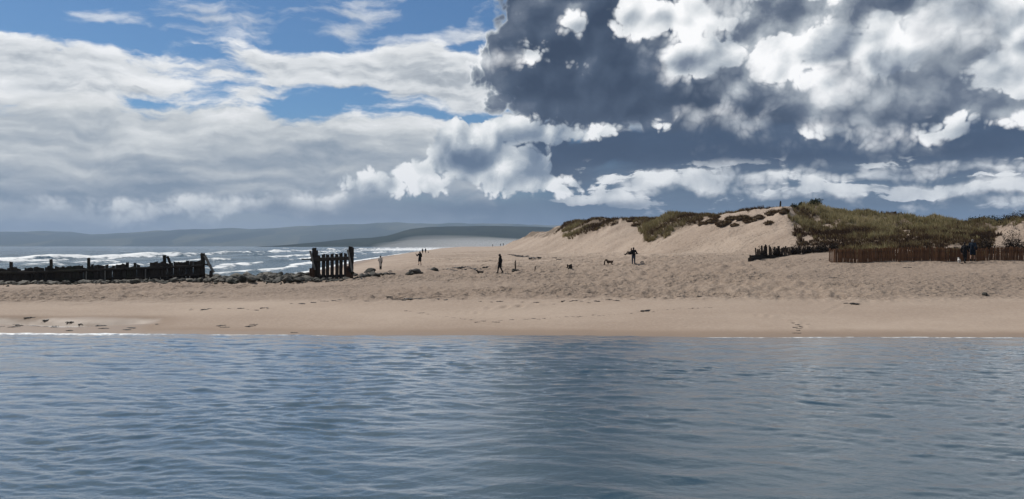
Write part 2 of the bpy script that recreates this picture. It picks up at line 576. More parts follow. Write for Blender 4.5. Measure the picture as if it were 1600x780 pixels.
def wood_mat(name, col_a, col_b, rough=0.85, moss=0.0):
    m, g, bs, out = new_mat(name)
    tc = g.new('ShaderNodeTexCoord').outputs['Object']
    grain = g.noise(g.v('MULTIPLY', tc, (14.0, 14.0, 1.3)), 1.6, 7, 0.65)
    blot = g.noise(tc, 1.7, 5, 0.6)
    f = g.add(g.mul(grain, 0.6), g.mul(g.add(blot, g.mul(g.sub(obj_rand(g), 0.5), 0.5)), 0.45))
    c = g.ramp(f, [(0.28, col_a), (0.72, col_b)])
    if moss:
        c = g.mix(g.mul(g.rng(g.noise(tc, 0.9, 5, 0.6), 0.5, 0.68), moss), c, (0.03, 0.042, 0.018))
    g.put(bs.inputs['Base Color'], c)
    bs.inputs['Roughness'].default_value = rough
    bs.inputs['Specular IOR Level'].default_value = 0.25
    g.put(bs.inputs['Normal'], bump(g, grain, 0.02))
    return m


MAT = {}
MAT['dark_wood'] = wood_mat('dark_timber', (0.008, 0.0065, 0.0055), (0.042, 0.034, 0.028), moss=0.3)  # dark wood, its backlit silhouette put into the colour
MAT['grey_wood'] = wood_mat('sunlit_weathered_timber', (0.06, 0.058, 0.054), (0.22, 0.21, 0.19))  # grey wood whose pale tone paints in the braces' lit faces
MAT['red_wood'] = wood_mat('rust_stained_timber', (0.022, 0.012, 0.008), (0.07, 0.036, 0.02))
MAT['chestnut'] = wood_mat('chestnut_paling', (0.050, 0.023, 0.012), (0.20, 0.098, 0.048))
MAT['stake'] = wood_mat('old_stake', (0.018, 0.013, 0.010), (0.075, 0.052, 0.036))
MAT['wire'] = plain_mat('rusty_wire', (0.05, 0.035, 0.028), 0.6)
MAT['kelp'] = plain_mat('drying_kelp', (0.016, 0.012, 0.009), 0.5, 0.5, 9.0, 0.02, 25.0, 0.5)


def rock_mat(name, a, b, weed=0.5):
    m, g, bs, out = new_mat(name)
    tc = g.new('ShaderNodeTexCoord').outputs['Object']
    pos = geo_pos(g)
    n = g.noise(tc, 2.6, 7, 0.65)
    c = g.ramp(g.add(n, g.mul(g.sub(obj_rand(g), 0.5), 0.35)), [(0.3, a), (0.7, b)])
    w = g.rng(g.noise(pos, 1.3, 5, 0.6), 0.47, 0.6)
    c = g.mix(g.mul(w, weed), c, (0.020, 0.021, 0.010))
    g.put(bs.inputs['Base Color'], c)
    bs.inputs['Roughness'].default_value = 0.8
    g.put(bs.inputs['Normal'], bump(g, g.noise(tc, 9.0, 6, 0.6), 0.06))
    return m


MAT['rock'] = rock_mat('shore_rock', (0.030, 0.028, 0.022), (0.135, 0.120, 0.095), 0.8)
MAT['dark_rock'] = rock_mat('weedy_rock', (0.016, 0.013, 0.010), (0.06, 0.05, 0.04), 0.6)


def sand_mat():
    m, g, bs, out = new_mat('beach_sand')
    pos = geo_pos(g)
    wet, turf, rough = attr(g, 'wet'), attr(g, 'turf'), attr(g, 'rough')
    x, y, z = g.xyz(pos)
    big = g.noise(g.v('MULTIPLY', pos, (0.05, 0.12, 0.0)), 1.0, 5, 0.55)
    mid = g.noise(g.v('MULTIPLY', pos, (0.7, 0.9, 0.7)), 1.0, 6, 0.6)
    fine = g.noise(pos, 7.0, 5, 0.6)
    dry = g.mix(g.rng(big, 0.36, 0.66), (0.292, 0.222, 0.170), (0.372, 0.292, 0.228))
    dry = g.mix(g.mul(g.rng(mid, 0.52, 0.72), 0.35), dry, (0.290, 0.220, 0.165))
    # dark speckle paints in the shaded hollows where feet have churned the sand
    hollow_shade = g.mul(g.rng(g.noise(g.v('MULTIPLY', pos, (2.2, 1.0, 2.2)), 1.0, 4, 0.7), 0.53, 0.66), rough)
    dry = g.mix(g.mul(hollow_shade, 0.60), dry, (0.19, 0.138, 0.10))
    dry = g.mix(g.mul(g.mul(rough, g.rng(y, 95, 60)), 0.75), dry, (0.205, 0.153, 0.115))
    dry = g.mix(g.mul(g.rng(fine, 0.4, 0.7), 0.25), dry, (0.48, 0.39, 0.31))
    c = g.mix(turf, dry, (0.105, 0.076, 0.048))
    wet2 = g.m('MULTIPLY', g.rng(g.mad(g.sub(mid, 0.5), 0.5, wet), 0.1, 0.95), 1.0, clamp=True)
    c = g.mix(wet2, c, (0.235, 0.172, 0.126))
    g.put(bs.inputs['Base Color'], c)
    g.put(bs.inputs['Roughness'], g.rng(wet2, 0.75, 1.0, 0.92, 0.55, 'LINEAR'))
    bs.inputs['Specular IOR Level'].default_value = 0.25
    h = g.add(g.mul(g.noise(g.v('MULTIPLY', pos, (1.7, 1.7, 1.7)), 1.0, 6, 0.62), 1.0), g.mul(g.voro(pos, 2.3, 1.0, 0.5), 0.5))
    st = g.mul(g.mad(rough, 0.9, 0.10), g.rng(g.noise(g.v('MULTIPLY', pos, (0.10, 0.16, 0.1)), 1.0, 4, 0.6), 0.36, 0.62, 0.35, 1.15))
    st = g.mul(st, g.sub(1.0, g.mul(wet2, 0.9)))
    g.put(bs.inputs['Normal'], bump(g, h, 0.34, st))
    return m


MAT['sand'] = sand_mat()


def water_mat(name, body, foamy, rough, scale, dist, ior=1.333):
    m, g, bs, out = new_mat(name)
    pos = geo_pos(g)
    fo = attr(g, 'foam')
    n1 = g.noise(g.v('MULTIPLY', pos, foamy), 1.0, 7, 0.68)
    f = g.rng(g.add(fo, g.mul(g.sub(n1, 0.5), 1.5)), 0.46, 0.72)
    f = g.mul(f, g.rng(fo, 0.02, 0.2))
    g.put(bs.inputs['Base Color'], g.mix(f, body, (0.80, 0.81, 0.80)))
    g.put(bs.inputs['Roughness'], g.rng(f, 0, 1, rough, 0.7, 'LINEAR'))
    bs.inputs['IOR'].default_value = ior
    a = g.noise(g.v('MULTIPLY', pos, (scale, scale * 1.6, 1.0)), 1.0, 5, 0.62)
    b = g.noise(g.v('MULTIPLY', pos, (scale * 0.22, scale * 0.34, 1.0)), 1.0, 4, 0.6)
    h = g.add(g.mul(a, 0.35), b)
    nb = bump(g, h, dist)
    g.put(bs.inputs['Normal'], nb)
    if ior > 1.4:                                    # added coat strengthening the river's reflection, to brighten it beyond bare water
        g.put(bs.inputs['Coat Normal'], nb)
        g.put(bs.inputs['Coat Weight'], g.sub(1.0, f))
        bs.inputs['Coat IOR'].default_value = 1.5
        bs.inputs['Coat Roughness'].default_value = 0.03
    return m


MAT['river'] = water_mat('river_water', (0.020, 0.052, 0.072), (3.0, 2.2, 1.0), 0.02, 13.0, 0.016, 1.45)
MAT['sea'] = water_mat('sea_water', (0.034, 0.066, 0.078), (0.45, 0.12, 0.3), 0.12, 1.6, 0.5)


def land_mat(name, cols, scale):
    m, g, bs, out = new_mat(name)
    pos = geo_pos(g)
    n = g.noise(g.v('MULTIPLY', pos, (scale, scale * 0.4, scale * 3)), 1.0, 7, 0.62)
    fld = g.voro(g.v('MULTIPLY', pos, (scale * 1.4, scale * 0.7, scale * 2)), 1.0, 0.0, out='Color')
    f = g.add(g.mul(n, 0.75), g.mul(g.xyz(fld)[0], 0.25))
    g.put(bs.inputs['Base Color'], g.ramp(f, cols))
    bs.inputs['Roughness'].default_value = 1.0
    bs.inputs['Specular IOR Level'].default_value = 0.0
    return m


MAT['hills'] = land_mat('far_hill_land', [(0.3, (0.022, 0.032, 0.022)), (0.5, (0.045, 0.055, 0.034)), (0.62, (0.10, 0.10, 0.06)), (0.75, (0.035, 0.045, 0.03))], 0.0016)
MAT['forest'] = land_mat('pine_forest_land', [(0.3, (0.010, 0.016, 0.010)), (0.6, (0.026, 0.034, 0.020)), (0.8, (0.05, 0.052, 0.034))], 0.006)


def foliage_mat(name, stops, transl=0.35):
    """leaf and blade surfaces; the 'tint' attribute picks the colour of each tuft"""
    m, g, bs, out = new_mat(name)
    t = attr(g, 'tint')
    c = g.ramp(t, stops)
    g.put(bs.inputs['Base Color'], c)
    bs.inputs['Roughness'].default_value = 0.75
    bs.inputs['Specular IOR Level'].default_value = 0.15
    tr = g.new('ShaderNodeBsdfTranslucent')
    g.put(tr.inputs['Color'], c)
    mx = g.new('ShaderNodeMixShader')
    mx.inputs[0].default_value = transl
    g.t.links.new(bs.outputs[0], mx.inputs[1]); g.t.links.new(tr.outputs[0], mx.inputs[2])
    g.t.links.new(mx.outputs[0], out.inputs['Surface'])
    return m


MAT['marram'] = foliage_mat('marram_blades', [(0.0, (0.045, 0.026, 0.015)), (0.25, (0.105, 0.066, 0.036)), (0.45, (0.19, 0.142, 0.072)),
                                              (0.7, (0.235, 0.205, 0.096)), (1.0, (0.42, 0.345, 0.20))], 0.35)
MAT['scrub'] = foliage_mat('scrub_leaves', [(0.0, (0.012, 0.016, 0.008)), (0.5, (0.030, 0.040, 0.018)), (1.0, (0.06, 0.068, 0.03))], 0.25)
MAT['dead_scrub'] = foliage_mat('dead_brush', [(0.0, (0.012, 0.009, 0.007)), (1.0, (0.045, 0.030, 0.020))], 0.1)
MAT['bark'] = plain_mat('bark', (0.035, 0.026, 0.02), 0.95)

# ================================================================== the ground
SHORE = [(-400, 60), (-120, 66), (-60, 68), (-38, 71), (-30, 80), (-31, 110), (-43, 205), (-64, 460), (-120, 1380), (-190, 3000), (-260, 5000)]
DUNE_FOOT = [(-2, 5000), (-4, 900), (-5, 400), (-2, 220), (3, 160), (11, 134), (19, 109), (29, 87), (33, 72), (38, 67), (55, 64), (90, 62), (300, 58)][::-1]


def river_edge(X):
    return 34.4 - 0.034 * X + 0.9 * fbm(X * 0.09, X * 0 + 3.3, 4, 5)


def sea_e(X, Y):                                     # metres inland of the sea's edge
    return poly_dist(X, Y, SHORE) + 3.0 * fbm(X * 0.02, Y * 0.02, 3, 9)


def dune_q(X, Y):                                    # metres inside the foot of the dunes
    return poly_dist(X, Y, DUNE_FOOT)


def footprint_marks():
    r = random.Random(3)
    out = []
    for i in range(9):                               # a trampled spot at the water's edge and tracks leading off
        out.append((PX(1243 + r.uniform(-9, 9), 37.4), 35.9 + i * 0.36 + r.uniform(-.1, .1), 0.16, 0.20, 0.07))
    for i in range(16):
        t = i / 15
        out.append((PX(1232 - 14 * t, 40) + r.uniform(-.1, .1), 39.0 + 4.5 * t, 0.12, 0.22, 0.05))
    for i in range(24):
        t = i / 23
        out.append((PX(1262 + 110 * t, 41) + r.uniform(-.1, .1), 38.8 + 4.6 * t, 0.2, 0.16, 0.05))
    for i in range(40):
        t = i / 39
        out.append((PX(640 + 150 * t, 39.5) + r.uniform(-.2, .2), 40.4 - 1.4 * t + r.uniform(-.2, .2), 0.2, 0.15, 0.045))
    for i in range(14):
        out.append((PX(1190 + r.uniform(-16, 14), 38.5), 38.4 + r.uniform(-.3, .3), 0.22, 0.16, 0.04))
    for (x0, y0, x1, y1, n_) in ((-9, 44, 4, 62, 60), (4, 62, 10, 71, 34), (16, 43, 8, 66, 60), (24, 46, -6, 50, 80), (-18, 47, -3, 64, 60), (-1, 40.5, 16, 45, 60)):
        for i in range(n_):
            t = i / n_
            out.append((x0 + (x1 - x0) * t + r.uniform(-.35, .35), y0 + (y1 - y0) * t + r.uniform(-.35, .35) + .8 * math.sin(t * 5), 0.22, 0.26, 0.11))
    return out


MARKS = footprint_marks()


def zbase(X, Y):
    X = np.asarray(X, float); Y = np.asarray(Y, float)
    d = Y - river_edge(X)
    f = ip(d, [-30, -8, 0, 2, 8, 14, 30, 45, 80, 120, 300, 4000], [-3.5, -1.1, 0, .22, 1.05, 1.30, 1.75, 2.0, 2.6, 3.2, 4.2, 6.0])
    f = np.where(f > 0, f * ip(X, [-45, -20, -5], [.72, .80, 1.0]), f)
    f = f + np.clip(d - 8, 0, 60) * ip(X, [-2, 12, 29, 50], [0, .0157, .062, .072])
    e = sea_e(X, Y)
    g = ip(e, [-400, -60, -20, 0, 5, 14, 19, 30, 50, 80, 120, 400], [-9, -4.5, -1.4, 0, .6, 1.4, 1.9, 2.3, 3.1, 4.2, 5.0, 7.0])
    g = np.where(g > 0, g * ip(Y, [150, 500, 1500], [1, 1.38, 1.5]), g)
    k = 0.35                                         # smooth minimum of river beach and sea beach
    h = np.clip(0.5 + 0.5 * (g - f) / k, 0, 1)
    z = g * (1 - h) + f * h - k * h * (1 - h)
    # low runnel with standing water at the left of the river beach
    run = sstep(X, -17.5, -20.5) * np.exp(-((Y - river_edge(X) - 2.9 - 0.35 * np.sin(X * .9)) / 0.62) ** 2)
    z = z - run * 0.42
    return z


def crest(px):
    zc = ip(px, [780, 850, 872, 900, 1000, 1100, 1150, 1210, 1280, 1350, 1450, 1550, 1640, 1800],
            [6.0, 7.6, 9.2, 10.0, 9.1, 9.2, 9.6, 10.0, 9.5, 8.6, 8.2, 6.7, 7.2, 7.4])
    w = ip(px, [780, 900, 1100, 1230, 1270, 1330, 1450, 1530, 1570, 1640, 1800], [11, 12, 12.5, 14, 22, 31, 36, 32, 20, 18, 18])
    return zc, w


def zgrid(X, Y):
    """ground height and what covers it"""
    zb = zbase(X, Y)
    px = CX + FPX * X / np.maximum(Y, 1.0)
    q = dune_q(X, Y) + 2.2 * fbm(X * 0.12, Y * 0.07, 3, 21)
    zc, w = crest(px)
    far = sstep(Y, 170, 260)
    zc = zc * (1 - far) + far * (8.5 + 3.0 * fbm(X * 0.02, Y * 0.012, 3, 77))
    t = q / w
    prof = np.where(t < 1, np.clip(t, 0, 1) ** 1.05, 1.0)
    prof = prof - 0.03 * np.exp(-((t - 1.0) / 0.16) ** 2) * (prof > 0)        # rounded brow
    prof = np.where(t < 0.25, np.clip(t, 0, 1) * 0.55 + np.clip(t, 0, 1) ** 2 * 1.6, prof)
    back = np.clip(q - w, 0, None)
    z = zb + (np.maximum(zc, zb + 0.5) - zb) * np.clip(prof, 0, 1)
    z = z - np.minimum(back * 0.05, 2.2) * (t > 1)
    hum = sstep(t, 0.2, 0.9)
    rightish = sstep(px, 1225, 1275)
    z = z + hum * (0.55 + 0.75 * rightish) * fbm(X * 0.16, Y * 0.16, 4, 31) * 1.5
    z = z + hum * 0.35 * fbm(X * 0.55, Y * 0.55, 3, 41)
    dry = sstep(Y - river_edge(X) + 1.2 * fbm(X * .15, Y * .4, 3, 3), 7.0, 10.5) * sstep(sea_e(X, Y), 8, 20)
    dry = dry * sstep(Y, 330, 160)
    z = z + dry * 0.24 * (0.35 + sstep(fbm(X * .07, Y * .1, 3, 57), -.25, .3)) * fbm(X * 1.5, Y * 1.1, 3, 51, 0.65) + dry * 0.10 * fbm(X * .3, Y * .22, 3, 52)
    z = z + 0.03 * fbm(X * .25, Y * .5, 3, 61) * sstep(z, 0.0, 0.4)
    # boot-pocked sand slopes
    slope = sstep(t, 0.02, 0.15) * sstep(t, 1.05, 0.9) * (1 - rightish)
    z = z + slope * 0.16 * fbm(X * 1.1, Y * 1.1 + z * 1.0, 3, 71, 0.65)
    for (mx, my, rx, ry, dp) in MARKS:
        near = (np.abs(X - mx) < 0.8) & (np.abs(Y - my) < 0.8)
        if near.any():
            r2 = ((X[near] - mx) / rx) ** 2 + ((Y[near] - my) / ry) ** 2
            z[near] += dp * 1.3 * (np.exp(-r2 * 0.45) * 0.55 - np.exp(-r2 * 1.2))
    return z, t, q, px, dry, slope


GRASS_EDGE = ([850, 866, 872, 880, 886, 905, 925, 960, 974, 980, 986, 990, 997, 1000, 1004, 1010, 1022, 1040, 1060, 1080, 1100, 1110, 1180, 1238, 1242, 1315, 1540, 1560, 1600, 1800],
              [330, 345, 350, 354, 372, 366, 360, 349, 344, 339, 339, 352, 352, 344, 362, 378, 378, 368, 360, 353, 346, 339, 334, 332, 380, 407, 406, 356, 345, 345])
BARE = [(1278, 345, 9, 5), (1292, 353, 9, 4), (1306, 351, 7, 3), (1330, 353, 12, 2.5), (1416, 364, 10, 4), (1402, 358, 6, 2), (1493, 387, 14, 2.5), (1545, 362, 7, 3), (1410, 393, 14, 3), (1262, 372, 8, 8)]


def turf_mask(X, Y, z, t, px):
    """1 where marram grows"""
    py = HY - (z - CAMZ) / np.maximum(Y, 1) * FPX
    lim = ip(px + 16.0 * fbm(X * .35 + 9, Y * .35, 3, 93), *GRASS_EDGE) + 9.0 * fbm(X * .5, Y * .5, 3, 91)
    g = (py < lim) & (t > np.where(px > 1312, np.where(Y > 61.6, -0.3, 9.0), 0.12))
    n = fbm(X * .22, Y * .22, 3, 95)
    mid = (px > 1098) & (px < 1240)
    g &= ~(mid & (n < 0.02))
    g &= ~((px > 966) & (px < 1003) & (n < 0.10))
    g &= ~((px <= 966) & (px > 866) & (n < -0.30))
    for (bx, by, rx, ry) in BARE:
        g &= ((px - bx) / rx) ** 2 + ((py - by) / ry) ** 2 > 1 + 1.2 * n
    g = g | ((t > 1.15) & (n > -0.25))
    g = np.where(Y > 175, (t > 0.7) & (n > -0.1), g)
    return g


def build_ground():
    s = np.linspace(-1.15, 1.2, 860)
    Ys = np.concatenate([np.arange(26, 31, 1.0), np.arange(31, 48, 0.2), np.arange(48, 90, 0.25), np.arange(90, 118, 0.4), np.geomspace(118, 5000, 150)])
    SS, YY = np.meshgrid(s, Ys)
    XX = SS * YY
    z, t, q, px, dry, slope = zgrid(XX, YY)
    d = YY - river_edge(XX)
    wet = np.maximum(sstep(z, 0.30, 0.0) * 0.9 * (d < 12), 0)
    run = sstep(XX, -15.5, -19.5) * sstep(d, 5.2, 3.6)
    wet = np.maximum(wet, run * 0.9)
    wet = np.maximum(wet, sstep(sea_e(XX, YY), 9, 2) * 0.95 * (d > 12))
    turf = turf_mask(XX, YY, z, t, px).astype(float)
    n = len(s); m = len(Ys)
    i = np.arange(m - 1)[:, None] * n + np.arange(n - 1)[None, :]
    faces = np.stack([i, i + 1, i + n + 1, i + n], -1).reshape(-1, 4)
    me = mesh_np('sand_beach', np.stack([XX, YY, z], -1).reshape(-1, 3), faces, MAT['sand'])
    fattr(me, 'wet', wet); fattr(me, 'turf', turf * 0.75); fattr(me, 'rough', np.clip(dry + slope * 0.8, 0, 1))
    tag(obj('sand_beach', me), kind='structure')


build_ground()


def gz(x, y):
    return float(zgrid(np.array([float(x)]), np.array([float(y)]))[0][0])


def sight_ground(px, py):
    """first ground point along the sight line of a photograph pixel"""
    Y = np.linspace(33, 180, 2900)
    X = (px - CX) / FPX * Y
    z = zgrid(X, Y)[0]
    ray = CAMZ - (py - HY) / FPX * Y
    hit = z >= ray
    k = np.argmax(hit) if hit.any() else np.argmax((z - CAMZ) / Y)
    return float(X[k]), float(Y[k]), float(z[k])



# ================================================================== river
def build_river():
    s = np.linspace(-1.25, 1.25, 860)
    Ys = np.concatenate([[-60, -30, -10, 0, 4, 6.5], np.geomspace(8, 40.5, 470)])
    SS, YY = np.meshgrid(s, Ys)
    XX = SS * np.maximum(YY, 8.0)
    z = np.zeros_like(XX)
    r = random.Random(5)
    gust = np.clip(1.0 + 2.2 * fbm(XX * .09, YY * .13, 4, 15), 0.25, 1.9)
    gx = XX + 0.8 * fbm(XX * .3, YY * .3, 2, 81); gy = YY + 0.6 * fbm(XX * .3, YY * .3, 2, 83)
    fade = sstep(YY, 5, 9) * (0.35 + 0.65 * sstep(river_edge(XX) - YY, 0.0, 4.0))
    dY = np.maximum(YY, 8) * 0.0035
    for k in range(84):
        lam = 0.18 * (1.45 / 0.18) ** (r.random() ** 1.15)
        a = R(84 + r.gauss(0, 24))                   # travelling mostly towards or away from the far bank
        kx, ky = math.cos(a) * 2 * math.pi / lam, math.sin(a) * 2 * math.pi / lam
        amp = 0.0026 * lam
        ph = kx * gx + ky * gy + r.uniform(0, 6.28)
        z += amp * (np.sin(ph) - 0.30 * np.cos(2 * ph)) * (gust if lam < 0.9 else 1.0) * sstep(lam / dY, 2.2, 4.5)
    z *= fade
    d = river_edge(XX) - YY
    left = sstep(XX, -13.5, -19)
    foam = left * np.exp(-((d - 0.45) / 0.42) ** 2) * 0.66 + np.exp(-((d - 0.06) / 0.13) ** 2) * 0.75 * sstep(fbm(XX * .2, YY * 0, 2, 8) + .15 * (XX > 8), -.1, .15)
    foam = np.maximum(foam, left * (d < -1.6) * (d > -4.2) * 0.42 * sstep(fbm(XX * .7, YY * 3, 2, 4), -0.1, 0.3))
    n = len(s); m = len(Ys)
    i = np.arange(m - 1)[:, None] * n + np.arange(n - 1)[None, :]
    faces = np.stack([i, i + 1, i + n + 1, i + n], -1).reshape(-1, 4)
    me = mesh_np('river_water', np.stack([XX, YY, z], -1).reshape(-1, 3), faces, MAT['river'])
    fattr(me, 'foam', foam)
    tag(obj('river_water', me), kind='structure')


build_river()


# ================================================================== sea
def build_sea():
    s = np.concatenate([np.linspace(-1.35, -0.75, 60, endpoint=False), np.linspace(-0.75, 0.02, 520)])
    Ys = np.concatenate([np.arange(64, 130, 0.6), np.geomspace(130, 1600, 420), np.geomspace(1650, 11000, 40)])
    SS, YY = np.meshgrid(s, Ys)
    XX = SS * YY
    e = poly_dist(XX, YY, SHORE)
    off = -e
    wob = 9.0 * fbm(XX * 0.010, YY * 0.006, 3, 15) + 3.0 * fbm(XX * 0.04, YY * 0.03, 3, 16)
    u = off + wob
    z = np.zeros_like(XX); foam = np.zeros_like(XX)
    act = fbm(XX * 0.006, YY * 0.008, 3, 33)
    fine = fbm(XX * 0.06, YY * 0.05, 4, 35)
    for (c, wd, h, st, lo) in ((8, 2.2, .28, .75, -.5), (20, 3.0, .45, .8, -.25), (36, 4.0, .65, .75, -.1), (58, 4.5, .8, .7, 0.02), (88, 7.0, 1.35, .92, -.55),
                               (118, 6.0, 1.0, .7, .02), (165, 7.0, .8, .75, .18), (230, 8.0, .7, .75, .24)):
        on = sstep(act + 0.35 * fbm(XX * .02, YY * .015, 2, int(c)), lo - .06, lo + .12)
        x = (u - c) / wd
        ridge = np.where(x < 0, np.exp(-(x / 0.45) ** 2), np.exp(-(x / 1.3) ** 2))
        z += ridge * h * (0.45 + 0.55 * on) * (1 + 0.9 * fine)
        wash = np.where(x > 0, np.exp(-(x / 0.55) ** 2), np.exp(-np.abs(x) / (1.5 if c > 60 else 1.1)))
        foam = np.maximum(foam, st * on * wash)
    # spent foam between the breakers and at the edge of the swash
    foam = np.maximum(foam, sstep(u, 95, 6) * (0.36 + 0.5 * fbm(XX * 0.02, YY * 0.02, 3, 37)))
    foam = foam * (0.80 + 0.75 * fbm(XX * 0.05, YY * 0.025, 4, 39))
    foam = np.maximum(foam, np.exp(-((e + 1.0) / 1.8) ** 2) * 0.8)
    foam = np.maximum(foam, sstep(YY, 250, 900) * sstep(u, 130, 60) * 0.78)
    z += 0.18 * np.sin(u * 0.20 + 3 * fbm(XX * .01, YY * .01, 2, 45)) * sstep(u, 20, 120) + 0.25 * fbm(XX * 0.12, YY * 0.10, 4, 46) * sstep(u, 0, 40)
    z *= sstep(YY, 4500, 1200) * 0.95 + 0.05
    n = len(s); m = len(Ys)
    i = np.arange(m - 1)[:, None] * n + np.arange(n - 1)[None, :]
    faces = np.stack([i, i + 1, i + n + 1, i + n], -1).reshape(-1, 4)
    me = mesh_np('sea_water', np.stack([XX, YY, z], -1).reshape(-1, 3), faces, MAT['sea'])
    fattr(me, 'foam', foam)
    tag(obj('sea_water', me), kind='structure')


build_sea()


# ================================================================== far land
def ridge_land(name, mat, Y0, Y1, prof, x0, x1, nx, ny, rough, seed):
    xs = np.linspace(x0, x1, nx); ts = np.linspace(0, 1, ny)
    XX, TT = np.meshgrid(xs, ts)
    YY = Y0 + (Y1 - Y0) * TT
    px = CX + FPX * XX / Y1
    top = ip(px, [p[0] for p in prof], [CAMZ + (HY - p[1]) / FPX * Y1 for p in prof])
    z = (top + 3) * np.clip(TT * 1.25, 0, 1) ** 0.8 - 3
    z = z + rough * fbm(XX / 330.0, YY / 500.0, 5, seed) * np.clip(TT * 3, 0, 1) * np.clip(top / 60, 0.15, 1)
    i = np.arange(ny - 1)[:, None] * nx + np.arange(nx - 1)[None, :]
    faces = np.stack([i, i + 1, i + nx + 1, i + nx], -1).reshape(-1, 4)
    me = mesh_np(name, np.stack([XX, YY, z], -1).reshape(-1, 3), faces, mat)
    return tag(obj(name, me), kind='structure')


ridge_land('far_hills', MAT['hills'], 7600, 9800, [(-400, 366), (0, 362.5), (110, 363), (150, 367), (260, 363), (330, 360), (420, 358), (540, 352), (620, 350), (700, 351), (800, 351.5), (880, 354), (1000, 356), (1400, 360)],
           -11000, 6000, 260, 14, 26.0, 3)
ridge_land('wooded_headland', MAT['forest'], 3300, 4600, [(480, 385), (520, 379), (560, 374), (600, 372), (625, 368), (650, 359), (680, 356), (740, 355), (800, 356), (860, 358), (1000, 359), (1300, 362), (1800, 364)],
           -1350, 4200, 420, 16, 9.0, 8)

# ================================================================== timber breakwater at the left
def line_pt(p, q, t):
    return Vector(p).lerp(Vector(q), t)


def build_breakwater():
    r = random.Random(21)
    A, B = Vector((PX(-90, 59.6), 59.6, 0)), Vector((PX(318, 62.0), 62.0, 0))
    L = (B - A).length
    ax = (B - A).normalized()
    nrm = Vector((ax.y, -ax.x, 0))                   # towards the river
    root = empty('timber_breakwater', (0, 0, 0))
    tag(root, 'long dark plank breakwater with broken tops, standing behind grey rocks in front of the sea', 'breakwater')

    def at(px):                                      # point on the line seen at photograph column px
        s = (px - CX) / FPX
        t = (s * A.y - A.x) / ((B.x - A.x) - s * (B.y - A.y))
        return A.lerp(B, t)

    def top(px):                                     # top of the boarding
        return CAMZ - (ip(px, [-90, 0, 80, 140, 200, 250, 318], [419.5, 418.5, 417, 414.5, 412.5, 410.5, 407.5]) - HY) / FPX * at(px).y
    gap = {5, 26, 27}
    px, k = -88.0, 0
    while px < 314:
        w = r.uniform(4.3, 6.6)
        c = at(px + w / 2)
        z0 = gz(c.x, c.y) - 0.35
        h = top(px) + r.uniform(-0.09, 0.05)
        if 196 < px < 232:
            h += r.choice((0.05, -0.35, -0.25, 0.02))
        if r.random() < 0.04:
            h -= r.uniform(0.15, 0.4)
        ww = w / FPX * c.y
        if True:
            b = beam('plank', (c.x, c.y, z0), (c.x + r.uniform(-.02, .02), c.y, float(h)), ww * r.uniform(0.86, 0.95), 0.075, MAT['dark_wood'], tuple(ax), k, 0.02, 3, r.uniform(-.12, .12))
            obj('plank', b, root)
        px += w
        k += 1
    for j, (p0, p1) in enumerate(((-90, 60), (60, 196), (196, 318))):   # walings bolted to the river side
        a, b = at(p0), at(p1)
        za, zb_ = float(top(p0)) - 0.42, float(top(p1)) - 0.42
        o = nrm * 0.135
        obj('waling', beam('waling', (a.x + o.x + .02, a.y + o.y, za), (b.x + o.x - .02, b.y + o.y, zb_), 0.20, 0.17, MAT['dark_wood'], (0, 0, 1), 60 + j, 0.03, 6), root)
        obj('waling', beam('waling', (a.x + o.x + .02, a.y + o.y, za - .72), (b.x + o.x - .02, b.y + o.y, zb_ - .72), 0.17, 0.15, MAT['dark_wood'], (0, 0, 1), 70 + j, 0.03, 6), root)
    for j, (p, py) in enumerate(((-60, 412), (14.5, 409), (78, 406), (137, 404.0), (198, 410.5), (256, 398.5), (316, 396.0))):
        c = at(p) - nrm * 0.21
        zt = CAMZ - (py - HY) / FPX * c.y
        w = 0.17 if p < 200 else (0.22 if p < 300 else 0.32)
        obj('post', beam('post', (c.x, c.y, gz(c.x, c.y) - .4), (c.x + r.uniform(-.04, .04), c.y, zt), w, 0.26, MAT['dark_wood'], tuple(ax), 90 + j, 0.03, 5, r.uniform(-.06, .06)), root)
    for j, p in enumerate((137, 166, 229)):          # pale battens on the river face
        c = at(p) + nrm * 0.26
        obj('batten', beam('batten', (c.x, c.y, gz(c.x, c.y) - .2), (c.x, c.y, float(top(p)) - .5), 0.09, 0.06, MAT['grey_wood'], tuple(ax), 120 + j, 0.02, 3), root)
    # raking brace behind the tall post and the strutted end
    c = at(257) - nrm * 0.30
    obj('brace', beam('brace', (c.x + .45, c.y + .1, float(top(262)) - .35), (c.x + .10, c.y + .1, CAMZ - (401 - HY) / FPX * c.y), 0.20, 0.12, MAT['dark_wood'], tuple(ax), 131), root)
    e = at(318) + nrm * 0.06
    tz = CAMZ - (400 - HY) / FPX * e.y
    t2 = Vector((PX(332, e.y), e.y, CAMZ - (424 - HY) / FPX * e.y))
    br = obj('brace', beam('brace', (t2.x + .10, t2.y, t2.z - .12), (e.x + .12, e.y, tz), 0.20, 0.10, MAT['grey_wood'], tuple(ax), 132, 0.02, 5), root)
    br['label'] = 'pale grey raking brace'
    c = Vector((PX(329.5, 61.9), 61.95, 0))
    obj('strut', beam('strut', (c.x - .08, c.y, gz(c.x, c.y) - .4), (c.x + .02, c.y, t2.z + .06), 0.26, 0.2, MAT['dark_wood'], tuple(ax), 133, 0.03, 4), root)
    c2 = at(321)
    zr = CAMZ - (413 - HY) / FPX * c2.y
    obj('rail', beam('rail', (c2.x - .05, c2.y - .03, zr), (c2.x + .50, c2.y - .03, zr - .10), 0.14, 0.1, MAT['dark_wood'], (0, 0, 1), 134), root)


build_breakwater()


